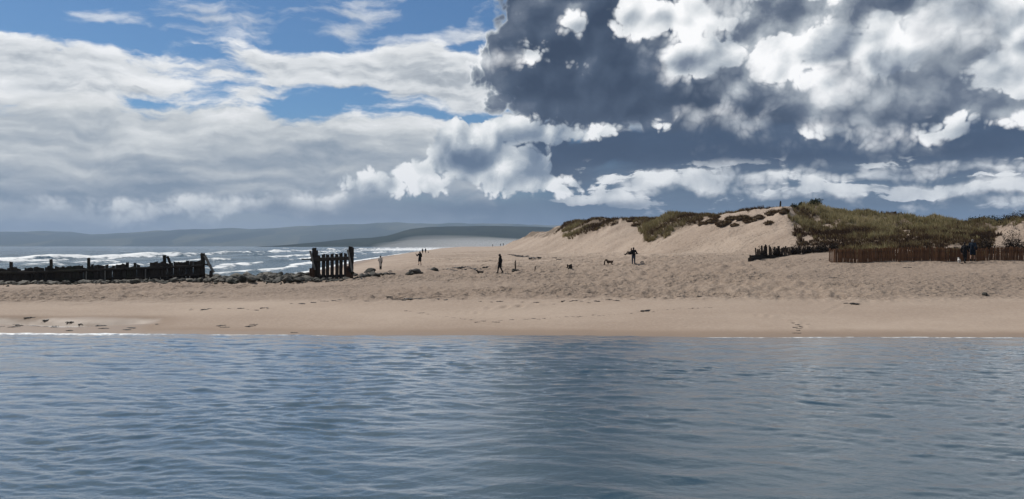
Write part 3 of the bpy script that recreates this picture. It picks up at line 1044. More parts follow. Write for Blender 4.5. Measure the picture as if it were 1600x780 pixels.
# ================================================================== the isolated remnant
def build_remnant():
    Y = 62.0
    u = Y / FPX
    root = empty('groyne_remnant', (PX(520, Y), Y, gz(PX(520, Y), Y)))
    base = Vector(root.location)
    tag(root, 'gappy upright timber panel left from a groyne, standing alone between two thick posts', 'groyne')

    def V(px, py, dy=0.0):
        return Vector((PX(px, Y), Y + dy, CAMZ - (py - HY) * u)) - base

    def bm_(name, a, b, w, d, mat, seed, side=(1, 0, 0), wear=0.025, segs=5, cut=0.0):
        return obj(name, beam(name, a, b, w, d, mat, side, seed, wear, segs, cut), root)
    tops = [399, 398.2, 397.8, 397.4, 396.8, 396.2, 395.8, 395.4]
    for i in range(8):
        px = 498.0 + i * 6.95 + (0.6 if i % 3 == 1 else 0)
        w = 5.3 * u if i != 6 else 4.6 * u
        bm_('board', V(px - 0.2, 443), V(px, tops[i]), w, 0.10, MAT['dark_wood'], 200 + i, cut=(0.06 if i % 2 else -0.05))
    bm_('rail', V(486, 406.3, -0.14), V(548, 403.6, -0.14), 0.30, 0.14, MAT['dark_wood'], 220, (0, 0, 1))
    bm_('rail', V(494, 432.3, 0.14), V(548, 431.0, 0.14), 0.22, 0.14, MAT['dark_wood'], 221, (0, 0, 1))
    bm_('post', V(489.5, 442, 0.30), V(489.8, 388.2, 0.30), 0.33, 0.30, MAT['dark_wood'], 222, cut=0.05)
    bm_('post', V(494.2, 441, 0.05), V(494.2, 391.2, 0.05), 0.24, 0.22, MAT['dark_wood'], 223)
    bm_('stub_post', V(488.5, 442, -0.22), V(488.8, 419.0, -0.22), 0.40, 0.34, MAT['red_wood'], 224)
    b = bm_('brace', V(493.2, 421.5, -0.30), V(486.3, 392.0, -0.28), 0.15, 0.10, MAT['grey_wood'], 225)
    b['label'] = 'pale grey leaning brace'
    bm_('post', V(547.0, 442, 0.28), V(547.2, 385.2, 0.28), 0.36, 0.32, MAT['dark_wood'], 226, cut=-0.04)
    bm_('post', V(550.5, 412, 0.02), V(551.2, 387.6, 0.02), 0.18, 0.22, MAT['dark_wood'], 227)
    b = bm_('brace', V(551.6, 424.5, -0.30), V(544.2, 390.5, -0.26), 0.15, 0.10, MAT['grey_wood'], 228)
    b['label'] = 'pale grey leaning brace'
    bm_('brace_foot', V(545, 420, -0.24), V(553.2, 427.0, -0.24), 0.2, 0.2, MAT['dark_wood'], 229, (0, 1, 0))
    b = bm_('kick_board', V(545.3, 442, -0.17), V(545.5, 416.0, -0.17), 0.48, 0.09, MAT['red_wood'], 230)
    b['label'] = 'rust brown board at the foot'
    b = bm_('kick_board', V(549.4, 442, -0.12), V(549.5, 427.0, -0.12), 0.24, 0.1, MAT['red_wood'], 231)
    bm_('spike', V(486, 405.0, 0.0), V(470.5, 405.6, 0.05), 0.10, 0.09, MAT['dark_wood'], 232, (0, 0, 1), 0.03)


build_remnant()


# ================================================================== chestnut paling fence at the right
def pale_meshes(n, h, mat, name, seed, w=0.055):
    out = []
    for k in range(n):
        r = random.Random(seed + k)
        out.append(beam(name, (0, 0, -0.25), (r.uniform(-.02, .02), r.uniform(-.015, .015), h * r.uniform(0.93, 1.05)), w * r.uniform(.75, 1.25), 0.035, mat, (1, 0, 0), seed + k, 0.012, 3, r.uniform(-.04, .04)))
    return out


def build_paling():
    r = random.Random(31)
    pal = pale_meshes(9, 1.16, MAT['chestnut'], 'pale', 300, 0.088)
    root = empty('paling_fence', (PX(1308, 61), 61.0, 0))
    tag(root, 'long red-brown paling fence of split stakes at the foot of the grassy dune', 'fence')
    base = Vector(root.location)
    P0, P1 = Vector((PX(1308, 61.0), 61.0)), Vector((PX(1308, 61.0) + 25.5, 60.2))
    n = 280
    heads = []
    for i in range(n):
        t = i / (n - 1)
        x, y = P0.x + (P1.x - P0.x) * t + r.uniform(-.02, .02), P0.y + (P1.y - P0.y) * t + 0.05 * math.sin(i * .21)
        o = obj('pale', pal[r.randrange(9)], root)
        lean = 0.05 * math.sin(i * .37) + r.uniform(-.05, .05)
        zz = gz(x, y) if i % 4 == 0 else zz
        o.location = (x - base.x, y - base.y, zz)
        o.rotation_euler = (r.uniform(-.03, .03), lean, r.uniform(-.3, .3))
        o.scale = (1, 1, r.uniform(0.93, 1.04) * (1.0 - 0.05 * sstep(t, .1, .5)))
        heads.append((x, y, zz))
    for k in range(0, n, 35):                        # carrying posts
        x, y, zz = heads[k]
        obj('post', beam('post', (x - base.x, y - base.y + .09, zz - .3), (x - base.x + r.uniform(-.04, .04), y - base.y + .09, zz + 1.2), .09, .09, MAT['stake'], (1, 0, 0), 330 + k, .02, 3), root)
    for hz in (0.30, 0.85):
        for k in range(0, n - 35, 35):
            a, b = heads[k], heads[min(k + 35, n - 1)]
            obj('wire', beam('wire', (a[0] - base.x, a[1] - base.y - .035, a[2] + hz), (b[0] - base.x, b[1] - base.y - .035, b[2] + hz), .018, .018, MAT['wire'], (0, 0, 1), 350 + k, 0.0, 6), root)
    # far side return of the fence, seen end on
    for i in range(10):
        o = obj('pale', pal[i % 9], root)
        y = 61.12 + i * 0.16
        o.location = (0.02 + r.uniform(-.03, .03), y - base.y, gz(base.x, y))
        o.rotation_euler = (0, r.uniform(-.04, .04), 1.4)


build_paling()


def build_brush_fence():
    """the older, darker fence behind it on its low timber sill"""
    r = random.Random(41)
    A, B = Vector((PX(1170, 66.0), 66.0)), Vector((PX(1345, 77.0), 77.0))
    d = (B - A)
    wall = empty('timber_sill', (A.x, A.y, gz(A.x, A.y)))
    tag(wall, 'low black timber sill sinking into the sand below the broken stake fence', 'retaining wall')
    base = Vector(wall.location)
    za, zb_ = gz(A.x, A.y), gz(B.x, B.y)
    side = tuple(Vector((d.x, d.y, 0)).normalized())

    def q(t, z, off=0.0):
        n = Vector((d.y, -d.x)).normalized() * off
        return Vector((A.x + d.x * t + n.x, A.y + d.y * t + n.y, z)) - base
    sill_top = za + 0.60
    for j in range(4):
        t0, t1 = j / 4, (j + 1) / 4 - 0.003
        obj('sill_timber', beam('sill_timber', q(t0, za + .16), q(t1, za + .16 + (zb_ - za) * .05), 0.36, 0.24, MAT['dark_wood'], (0, 0, 1), 400 + j, .03, 4), wall)
        obj('sill_timber', beam('sill_timber', q(t0 + .01, sill_top - .13, -.03), q(t1, sill_top - .12, -.03), 0.20, 0.2, MAT['dark_wood'], (0, 0, 1), 410 + j, .04, 4), wall)
    for j in range(7):
        t = j / 6.5
        obj('sill_post', beam('sill_post', q(t, gz(A.x + d.x * t, A.y + d.y * t) - .5, .17), q(t, sill_top + r.uniform(-.1, .18), .17), 0.14, 0.12, MAT['stake'], side, 420 + j, .03, 3), wall)
    fen = empty('stake_fence', (A.x, A.y, za))
    tag(fen, 'broken dark stake fence of uneven heights standing on a low timber sill', 'fence')
    base = Vector(fen.location)
    st = pale_meshes(9, 1.0, MAT['stake'], 'stake', 440, 0.085)
    n = 118
    for i in range(n):
        t = 0.055 + 0.945 * i / (n - 1) + r.uniform(-.003, .003)
        x, y = A.x + d.x * t + r.uniform(-.05, .05) + .1, A.y + d.y * t + .26 + r.uniform(-.05, .05)
        if r.random() < 0.07:
            continue
        zz = gz(x, y)
        want = CAMZ - (ip(t, [0.05, .12, .2, .5, 1.0], [387, 384, 387, 386.0, 385.5]) - HY) / FPX * y + r.uniform(-.22, .14) - zz
        o = obj('stake', st[r.randrange(9)], fen)
        o.location = (x - base.x, y - base.y, zz - base.z)
        o.rotation_euler = (r.uniform(-.08, .08), r.uniform(-.09, .09), r.uniform(0, 3))
        o.scale = (1.7, 1.3, max(float(want), .3))


build_brush_fence()

# ================================================================== single posts on the beach
for (px, Y, h, w, lab, seed) in ((804.5, 67, 0.88, 0.13, 'upright weathered stake with a dark stone against its foot', 1),
                                 (835.5, 67, 0.30, 0.07, 'very short thin stick poking out of the churned sand', 2),
                                 (944.2, 71.5, 0.40, 0.12, 'short stubby peg standing near the brown dog', 3),
                                 (1219.0, None, 0.65, 0.20, 'dark marker stake on the crest of the dune', 4)):
    if Y is None:
        Y = sight_ground(px, 250)[1]
    x = PX(px, Y)
    z = gz(x, Y)
    root = empty('wooden_stake', (x, Y, z))
    tag(root, lab, 'stake')
    obj('shaft', beam('shaft', (0, 0, -.3), (.04, .02, h * .8), w, w * .9, MAT['stake'], (1, 0, 0), 500 + seed, .05, 4, .05), root)
    obj('tip', beam('tip', (.04, .02, h * .8 + .002), (.05, .02, h), w * .8, w * .7, MAT['stake'], (1, 0, 0), 510 + seed, .06, 2, .1), root)
x, Y = PX(890.5, 67.0), 67.0
root = empty('timber_stump', (x, Y, gz(x, Y)))
tag(root, 'squat black timber stump lying on the churned sand', 'stump')
obj('block', beam('block', (0, 0, -.1), (.02, 0, .30), .34, .30, MAT['dark_wood'], (1, 0, 0), 521, .08, 3, .08), root)
obj('block', beam('block', (-.2, -.02, .04), (-.23, 0, .27), .12, .2, MAT['stake'], (1, 0, 0), 522, .08, 3, .05), root)


# ================================================================== rocks
def rock_meshes(n, mat, seed, sub=2, flat=0.75):
    out = []
    for k in range(n):
        bm = bmesh.new()
        bmesh.ops.create_icosphere(bm, subdivisions=sub, radius=0.5)
        o = Vector((seed * 3.1 + k * 7.7, k * 2.3, seed))
        for v in bm.verts:
            p = v.co.normalized()
            f = 1 + 0.55 * mnoise.noise(p * 1.3 + o) + 0.22 * mnoise.noise(p * 3.1 + o)
            q = p * 0.5 * f
            for a in range(6):                       # chopped faces
                nn = Vector((mnoise.noise(o + Vector((a, 0, 9))), mnoise.noise(o + Vector((0, a, 5))), mnoise.noise(o + Vector((3, 0, a))))).normalized()
                over = q.dot(nn) - 0.36
                if over > 0:
                    q = q - nn * over * 0.9
            q.z *= flat
            v.co = q
        out.append(bm_mesh('rock', bm, mat))
    return out


ROCKS = rock_meshes(10, MAT['rock'], 1)
DARK = rock_meshes(6, MAT['dark_rock'], 2)
r = random.Random(77)


def put_rock(px, Y, s, meshes, lab, grp, lift=0.12, name='rock', flat=1.0):
    x = PX(px, Y)
    o = obj(name, meshes[r.randrange(len(meshes))])
    o.location = (x, Y, gz(x, Y) + s * lift * flat)
    o.rotation_euler = (r.uniform(-.4, .4), r.uniform(-.4, .4), r.uniform(0, 6.3))
    o.scale = (s * r.uniform(.8, 1.35), s * r.uniform(.8, 1.2), s * r.uniform(.7, 1.1) * flat)
    return tag(o, lab, 'rock', grp)


LA, GA = 'weedy grey rock in the line along the foot of the plank breakwater', 'rocks along the foot of the breakwater'
LB, GB = 'weedy grey rock in the bank between the plank breakwater and the lone timber panel', 'rocks between breakwater and timber panel'
for i in range(150):
    px = r.uniform(-12, 322)
    put_rock(px, 59.3 + 0.006 * max(px, 0) - abs(r.gauss(0, .75)) - .15 * r.random(), r.uniform(.28, .75), ROCKS, LA, GA)
for i in range(190):
    px = r.uniform(322, 500)
    put_rock(px, r.uniform(57.8, 66.5), r.uniform(.32, .85), ROCKS, LB, GB, 0.30)
for i in range(26):
    px = 495 + r.random() ** 1.5 * 78
    put_rock(px, r.uniform(58.5, 61.2), r.uniform(.2, .5), ROCKS, 'small grey rock in the scatter in front of the lone timber panel', 'rocks in front of the timber panel', .1)
# small rubble between them
vs_, fs_ = [], []
bmr = bmesh.new(); bmesh.ops.create_icosphere(bmr, subdivisions=1, radius=.5)
ico_v = np.array([v.co[:] for v in bmr.verts]); ico_f = np.array([[v.index for v in f.verts] for f in bmr.faces]); bmr.free()


def scatter_mesh(name, pts, sizes, mat, seed, flat=0.6):
    q = np.random.RandomState(seed)
    V_, F_ = [], []
    for i, (p, s) in enumerate(zip(pts, sizes)):
        a = q.uniform(0, 6.28)
        rot = np.array([[math.cos(a), -math.sin(a), 0], [math.sin(a), math.cos(a), 0], [0, 0, 1]])
        v = ico_v * q.uniform(.65, 1.25, (len(ico_v), 1)) * np.array([s * q.uniform(.8, 1.6), s * q.uniform(.7, 1.1), s * flat])
        V_.append(v @ rot.T + np.array(p)); F_.append(ico_f + i * len(ico_v))
    return mesh_np(name, np.concatenate(V_), np.concatenate(F_), mat, smooth=False)


pts, sz = [], []
for i in range(900):
    px = r.uniform(-20, 560)
    Y = r.uniform(57.0, 66) if 320 < px < 500 else 59.4 + 0.006 * max(px, 0) - abs(r.gauss(0, 1.1))
    x = PX(px, Y)
    pts.append((x, Y, gz(x, Y) + .02)); sz.append(r.uniform(.08, .24))
tag(obj('rubble', scatter_mesh('rubble', pts, sz, MAT['rock'], 3)), 'small broken stones packed between the larger shore rocks', 'rubble', kind='stuff')

# dark weed-covered stones and kelp beyond the panel
for (px, py, Y, s) in ((559, 430, 63, .45), (566, 431, 63, .7), (574, 430.5, 64, .9), (583, 429, 64, 1.0), (590, 430, 64, .7), (576, 424.5, 70, .95), (601, 429, 65, .6),
                       (610, 423, 72, .35), (613, 430, 65, .65), (640, 430, 65, .7), (649, 428, 66, 1.05), (643, 426.5, 68, .7), (659, 428.5, 66, .35), (679, 424, 72, .75),
                       (556, 427, 65, .5), (595, 427.5, 66, .6)):
    put_rock(px, Y, s, DARK, 'dark weed-covered stone in the scatter on the open sand beyond the timber panel', 'dark stones on the sand beyond the panel', .12)
put_rock(1003, 73.5, .42, DARK, 'lone dark stone beside the man in the black jacket', None, .22)
put_rock(803, 66.6, .55, DARK, 'dark stone leaning against the foot of the upright stake', None, .15)
put_rock(807.5, 66.8, .40, DARK, 'small dark stone piled beside the upright stake', None, .3)
put_rock(1539, 44.0, .36, DARK, 'lone brown stone on the open dry sand below the paling fence', None, .15)


def kelp_mesh(seed, mat):
    """a heap of torn straps and clots"""
    q = random.Random(seed)
    bm = bmesh.new()
    for k in range(9):
        m = Matrix.Translation((q.gauss(0, .26), q.gauss(0, .14), q.uniform(.02, .10))) @ Matrix.Rotation(q.uniform(0, 3), 4, 'Z') @ Matrix.Diagonal((q.uniform(.12, .34), q.uniform(.08, .2), q.uniform(.05, .15), 1))
        g_ = bmesh.ops.create_icosphere(bm, subdivisions=1, radius=1.0, matrix=m)
        for v in g_['verts']:
            v.co += Vector((q.uniform(-.05, .05), q.uniform(-.04, .04), q.uniform(-.03, .04)))
    for k in range(10):
        a = q.uniform(0, 6.28); p = Vector((q.gauss(0, .3), q.gauss(0, .16), .05)); w = q.uniform(.02, .05)
        prev = None
        for s in range(4):
            sd_ = Vector((-math.sin(a), math.cos(a), 0)) * w * (1 - s * .2)
            pr = (bm.verts.new(p - sd_), bm.verts.new(p + sd_))
            if prev:
                bm.faces.new((prev[0], prev[1], pr[1], pr[0]))
            prev = pr
            a += q.uniform(-.6, .6)
            p = p + Vector((math.cos(a), math.sin(a), 0)) * .13 + Vector((0, 0, q.uniform(-.03, .05)))
    return bm_mesh('kelp_heap', bm, mat)


KELP = [kelp_mesh(600 + k, MAT['kelp']) for k in range(7)]


def put_kelp(px, Y, s, lab, grp, stretch=1.0):
    x = PX(px, Y)
    o = obj('kelp_heap', KELP[r.randrange(7)])
    o.location = (x, Y, gz(x, Y) - .01)
    o.rotation_euler = (0, 0, r.uniform(-.5, .5) + (math.pi if r.random() < .5 else 0))
    o.scale = (s * stretch, s * r.uniform(.7, 1.1), s * r.uniform(.7, 1.0))
    return tag(o, lab, 'seaweed', grp)


for (px, Y, s) in ((700, 74, .8), (704, 73, .6), (714, 76, .7), (720, 75, .9), (727, 77, 1.0), (738, 75, 1.0), (745, 74, 1.1), (752, 74.5, 1.1), (759, 76, .9), (709, 70, .8), (716, 70.5, .6), (726, 71, .5),
                   (671, 76, .5), (688, 78, .5), (694, 71, .7)):
    put_kelp(px, Y, s, 'black kelp heap in the band behind the small black dog', 'kelp heaps behind the black dog', 1.1)
for (px, py, s) in ((779, 398.5, .5), (797, 398, .7), (803, 399, .8), (808, 400, .9), (813, 401, 1.1), (819, 402, 1.0), (824, 400.5, .7), (830, 403.5, .8), (836, 404, .9), (843, 403, .6), (866, 403, .5), (874, 406, .5)):
    put_kelp(px, sight_ground(px, py)[1], s, 'brown kelp heap on the pale sand behind the upright stake', 'kelp heaps behind the stake', 1.1)
for i in range(64):
    px = r.choice((r.uniform(290, 560), r.uniform(560, 840), r.uniform(615, 700), r.uniform(840, 1120)))
    py = 468 + 0.006 * (px - 560) + r.gauss(0, 1.0)
    Y = 42.6 + 0.7 * math.sin(px * .013) + r.gauss(0, .22) - (0.9 if px < 420 else 0)
    put_kelp(px, Y, r.uniform(.12, .28) * (1.5 if 615 < px < 650 else 1.0), 'small scrap of dark seaweed along the tide line on the river beach', 'seaweed scraps along the tide line', r.uniform(.9, 1.7))
for i in range(30):
    px = r.uniform(-5, 250); Y = r.uniform(35.6, 40.2)
    if r.random() < .35:
        px = r.uniform(40, 130); Y = r.uniform(37.6, 38.8)
    put_kelp(px, Y, r.uniform(.14, .36), 'small dark clot of seaweed on the wet sand by the shallow runnel', 'seaweed on the wet sand by the runnel', r.uniform(1.0, 2.0))
for (px, Y, s) in ((347, 37.0, .26), (351, 36.6, .22), (393, 36.8, .3), (396, 37.2, .2), (460, 35.2, .2), (1008, 39.6, .42)):
    put_kelp(px, Y, s, 'lone flat scrap of seaweed on the smooth damp sand', 'lone scraps on the damp sand', 1.7)
put_kelp(1330, 41.2, .40, 'dark kelp heap on the smooth sand well clear of the footprints', None, 2.0)
put_kelp(1420, 57.0, .36, 'brown scrap of seaweed just below the paling fence', None, 2.4)
put_kelp(1300, 53.0, .34, 'brown scrap of seaweed on the dry sand below the fence corner', None, 2.0)

LINE = ((635, 486), (700, 496), (760, 503), (790, 502), (850, 497), (950, 493), (1030, 485), (1110, 481))  # seaweed scraps added to darken a tide line of footprints
for i in range(58):
    px = 635 + 475 * (i + r.uniform(-.4, .4)) / 57
    py = float(ip(px, [q[0] for q in LINE], [q[1] for q in LINE])) + r.gauss(0, .8)
    put_kelp(px, sight_ground(px, py)[1], r.uniform(.06, .17), 'tiny dark scrap in the thin curved tide line of footprints low on the smooth sand', 'scraps in the low footprint line', r.uniform(1.2, 2.4))
for (px, py) in ((1246, 508), (1243, 512), (1249, 514), (1247, 517), (1241, 521), (1248, 521), (1251, 511), (1262, 507), (1240, 505)):  # kelp meshes added as dug wet sand, darkening the trampled footprints
    put_kelp(px, sight_ground(px, py)[1], r.uniform(.12, .22), 'dark clot of dug wet sand in the trampled patch by the river edge', 'clots in the trampled patch', r.uniform(1.0, 1.6))

# ================================================================== marram grass
def blades(pos, hgt, tint, nb, seed, lean=(-0.10, -0.05), width=0.032, spread=0.16, curl=0.38):
    """tufts of tapering bent blades; pos (n,3), hgt (n,), tint (n,)"""
    q = np.random.RandomState(seed)
    n = len(pos)
    P_ = np.repeat(pos, nb, 0); H = np.repeat(hgt, nb) * q.uniform(.55, 1.1, n * nb); T = np.clip(np.repeat(tint, nb) + q.normal(0, .10, n * nb), 0, 1)
    a = q.uniform(0, 2 * np.pi, n * nb); rad = np.sqrt(q.uniform(0, 1, n * nb)) * spread
    b = P_ + np.stack([np.cos(a) * rad, np.sin(a) * rad, np.full(n * nb, -.05)], 1)
    out = q.uniform(.05, curl, n * nb)
    dx = np.cos(a) * out + lean[0] + q.normal(0, .08, n * nb); dy = np.sin(a) * out + lean[1] + q.normal(0, .08, n * nb)
    mid = b + np.stack([dx * .38, dy * .38, np.full(n * nb, .62)], 1) * H[:, None]
    tip = b + np.stack([dx * 1.15, dy * 1.15, np.full(n * nb, 1.0) - .25 * np.hypot(dx, dy)], 1) * H[:, None]
    f = q.uniform(0, np.pi, n * nb)
    w = np.stack([np.cos(f), np.sin(f), np.zeros(n * nb)], 1) * (width * q.uniform(.6, 1.3, n * nb))[:, None]
    V_ = np.stack([b - w, b + w, mid + w * .75, mid - w * .75, tip], 1).reshape(-1, 3)
    i = np.arange(n * nb)[:, None] * 5
    F_ = np.concatenate([i + np.array([0, 1, 2]), i + np.array([0, 2, 3]), i + np.array([3, 2, 4])], 0)
    return V_, F_, np.repeat(T, 5)


def build_marram():
    q = np.random.RandomState(4)
    N = 76000
    X = q.uniform(-6, 92, N); Y = q.uniform(61.8, 178, N)
    keep = (X / Y < 0.86) & (X / Y > 0.03)
    X, Y = X[keep], Y[keep]
    z, t, qq, px, dry, slope = zgrid(X, Y)
    g = turf_mask(X, Y, z, t, px)
    vis = (qq < 62) & (t > -0.3)
    dens = np.where(t < 1.4, 1.0, 0.55)
    g &= vis & (q.uniform(0, 1, len(X)) < dens)
    X, Y, z, t, px = X[g], Y[g], z[g], t[g], px[g]
    patch = fbm(X * .17, Y * .17, 3, 101)
    py = HY - (z - CAMZ) / Y * FPX
    right = px > 1238
    tint = 0.42 + 0.75 * patch + 0.12 * q.normal(0, 1, len(X))
    low = np.where(right, sstep(py, 348, 370), 0)            # dead growth plus shade painted into the tint low on the big dune
    tint = np.where(right, tint + 0.16 - 0.50 * low * sstep(fbm(X * .2, Y * .2, 3, 111), -.22, .12) - 0.22 * sstep(py, 382, 390), tint - 0.02)
    h = 0.55 + 0.5 * np.clip(patch + .25, 0, .6) + 0.10 * q.normal(0, 1, len(X))
    h = np.where(right & (py > 376), h * .8, h)
    h = np.clip(h, .3, 1.05) * np.where(t > 1.0, .9, 1.0)
    pos = np.stack([X, Y, z], 1)
    V_, F_, T_ = blades(pos, h, np.clip(tint, 0, 1), 11, 6)
    me = mesh_np('marram_grass', V_, F_, MAT['marram'], smooth=True)
    fattr(me, 'tint', T_)
    o = tag(obj('marram_grass', me), 'rough olive and straw marram grass covering the dune tops', 'grass', kind='stuff')
    print('marram tufts', len(X))


build_marram()


def clump_mesh(seed):
    q = np.random.RandomState(seed)
    n = 46
    a = q.uniform(0, 6.28, n); rr = np.sqrt(q.uniform(0, 1, n))
    pos = np.stack([np.cos(a) * rr * 1.0, np.sin(a) * rr * .7, 0.18 * (1 - rr ** 2) + .02], 1)
    V_, F_, T_ = blades(pos, np.full(n, .55) * (1.15 - .5 * rr), np.full(n, .22), 9, seed, spread=.14, curl=.6)
    me = mesh_np('marram_clump', V_, F_, MAT['marram'])
    fattr(me, 'tint', T_)
    return me


def mound_mesh(seed):
    bm = bmesh.new()
    bmesh.ops.create_icosphere(bm, subdivisions=2, radius=1.0)
    for v in bm.verts:
        f = 1 + .3 * mnoise.noise(v.co * 1.7 + Vector((seed, 0, 0)))
        v.co = Vector((v.co.x * .95 * f, v.co.y * .65 * f, v.co.z * .26 * f))
    return bm_mesh('root_mound', bm, MAT['litter'], True)


MAT['litter'] = plain_mat('dead_grass_litter', (0.075, 0.052, 0.032), 1.0, .5, 5.0, .05, 12.0, .1)
CL = [clump_mesh(700 + k) for k in range(4)]
MD = [mound_mesh(k * 3.7) for k in range(3)]


for i, (px, py, s) in enumerate(((1097, 351, .9), (1113, 347, 1.1), (1128, 352, 1.2), (1137, 350, .9), (1148, 353, .7), (1160, 342, 1.1), (1172, 347, 1.2), (1186, 341, .9), (1201, 350, .8),
                                 (1207, 335, 1.2), (1225, 332, 1.1), (993, 353, .9), (1121, 341, .8), (1143, 343, 1.0), (984, 346, .7))):
    x, y, z = sight_ground(px, py)
    root = empty('marram_clump', (x, y, z), r.uniform(0, 3))
    root.scale = (s, s, s)
    tag(root, 'separate brown marram clump hanging on the bare sandy dune face', 'grass clump', 'clumps on the bare dune face')
    obj('blades', CL[i % 4], root)
    obj('root_mound', MD[i % 3], root)


# ================================================================== shrubs and trees
def leaf_cloud(n, radii, size, seed, flat_bottom=True, lump=0.35):
    q = np.random.RandomState(seed)
    d = q.normal(0, 1, (n, 3)); d /= np.linalg.norm(d, axis=1)[:, None]
    rad = q.uniform(.25, 1.0, n) ** .55
    lumps = 1 + lump * np.array([mnoise.noise(Vector(v) * 2.1 + Vector((seed, 1, 2))) for v in d]) * 2
    c = d * (rad * lumps)[:, None] * np.array(radii)
    if flat_bottom:
        c[:, 2] = np.abs(c[:, 2]) * np.where(d[:, 2] < 0, .45, 1.0)
    u = q.normal(0, 1, (n, 3)); u /= np.linalg.norm(u, axis=1)[:, None]
    v = np.cross(u, q.normal(0, 1, (n, 3))); v /= np.linalg.norm(v, axis=1)[:, None]
    s = size * q.uniform(.6, 1.4, n)[:, None]
    V_ = np.stack([c - u * s, c + v * s * .5, c + u * s, c - v * s * .5], 1).reshape(-1, 3)
    i = np.arange(n)[:, None] * 4
    F_ = np.concatenate([i + np.array([0, 1, 2]), i + np.array([0, 2, 3])], 0)
    t = np.clip(q.normal(.45, .2, n), 0, 1)
    return V_, F_, np.repeat(t, 4)


def shrub(px, py, radii, mat, lab, grp, seed, n=900, leaf=.09, Y=None, cat='shrub'):
    if Y is None:
        x, y, z = sight_ground(px, py)
    else:
        x, y = PX(px, Y), Y
        z = gz(x, y)
    root = empty('shrub', (x, y, z))
    tag(root, lab, cat, grp)
    V_, F_, T_ = leaf_cloud(n, radii, leaf, seed)
    me = mesh_np('foliage', V_ + np.array([0, 0, .12]), F_, mat, smooth=False)
    fattr(me, 'tint', T_)
    obj('foliage', me, root)
    for k in range(4):
        a = k * 1.6 + seed
        obj('stem', beam('stem', (math.cos(a) * .06, math.sin(a) * .06, -.1), (math.cos(a) * radii[0] * .5, math.sin(a) * radii[1] * .5, radii[2] * .7), .05, .05, MAT['bark'], (1, 0, .1), seed + k, .01, 3), root)


shrub(1274, 250, (.85, .8, .85), MAT['scrub'], 'rounded dark green bush on the highest crest of the dune', None, 801, 2200, .08)
shrub(1251, 250, (.5, .5, .6), MAT['scrub'], 'small dark green bush on the dune crest beside the rounded bush', None, 802, 1200, .07)
shrub(1240, 250, (.45, .5, .5), MAT['scrub'], 'tiny dark bush on the dune crest near the marker stake', None, 803, 700, .06)
for k, (px, Y, rx, rz) in enumerate(((1192, 67.6, .55, .95), (1214, 68.6, .5, .75), (1242, 70.2, .7, .8), (1262, 71.2, .9, .9), (1284, 72.6, .8, 1.0), (1302, 73.4, .6, .9))):
    shrub(px, 0, (rx, .45, rz), MAT['dead_scrub'], 'dark dead brush caught against the broken stake fence' if px < 1310 else 'dark dead brush standing behind the near end of the paling fence',
          'brush against the stake fence' if px < 1310 else 'brush behind the paling fence', 820 + k, 1500, .05, Y=Y, cat='brush')
shrub(1541, 0, (.85, .6, 1.75), MAT['dead_scrub'], 'dark bush behind the paling fence next to the walking couple', None, 840, 2600, .055, Y=65.0)
shrub(1583, 0, (1.15, .6, 1.95), MAT['dead_scrub'], 'spiky dark bush behind the paling fence below the bare sand bank', None, 841, 3000, .06, Y=65.0)
shrub(1596, 0, (2.2, 1.8, 1.4), MAT['dead_scrub'], 'dark overhanging scrub on top of the sand bank behind the paling fence', None, 842, 4200, .075, Y=86.0)

for k, (px, h) in enumerate(((1522, 9.4), (1533, 10.6), (1541, 11.6), (1551, 9.8), (1560, 10.6), (1569, 10.8), (1578, 11.8), (1588, 10.4), (1602, 11.4), (1618, 10.8))):
    Y = 330 + 13 * (k % 4)
    x = PX(px, Y)
    z = gz(x, Y)
    top = CAMZ - (ip(px, [1515, 1541, 1560, 1585, 1620], [341.5, 337.5, 340.5, 336.5, 336]) + (k % 3) * .7 - HY) / FPX * Y
    H = float(top) - z
    root = empty('pine_tree', (x, Y, z))
    tag(root, 'dark distant pine showing only its top above the grassy dune skyline', 'tree', 'pines behind the dunes')
    tk = obj('trunk', beam('trunk', (0, 0, -.3), (.2, 0, H * .8), .45, .42, MAT['bark'], (1, 0, 0), 860 + k, .05, 6), root)
    V_, F_, T_ = leaf_cloud(800, (2.6, 2.4, H * .22), .38, 870 + k, False, .6)
    V_ = V_ + np.array([0.1, 0, H * .78])
    me = mesh_np('crown', V_, F_, MAT['scrub'], False); fattr(me, 'tint', T_ * .5)
    obj('crown', me, root)
    obj('limb', beam('limb', (.1, 0, H * .6), (1.6, .3, H * .75), .14, .14, MAT['bark'], (0, 1, 0), 880 + k, .03, 3), tk)

# ================================================================== people and dogs
_ico = {}


def _sphere_np(sub):
    if sub not in _ico:
        b = bmesh.new(); bmesh.ops.create_icosphere(b, subdivisions=sub, radius=1.0)
        b.verts.ensure_lookup_table()
        _ico[sub] = (np.array([v.co[:] for v in b.verts]), np.array([[v.index for v in f.verts] for f in b.faces])); b.free()
    return _ico[sub]


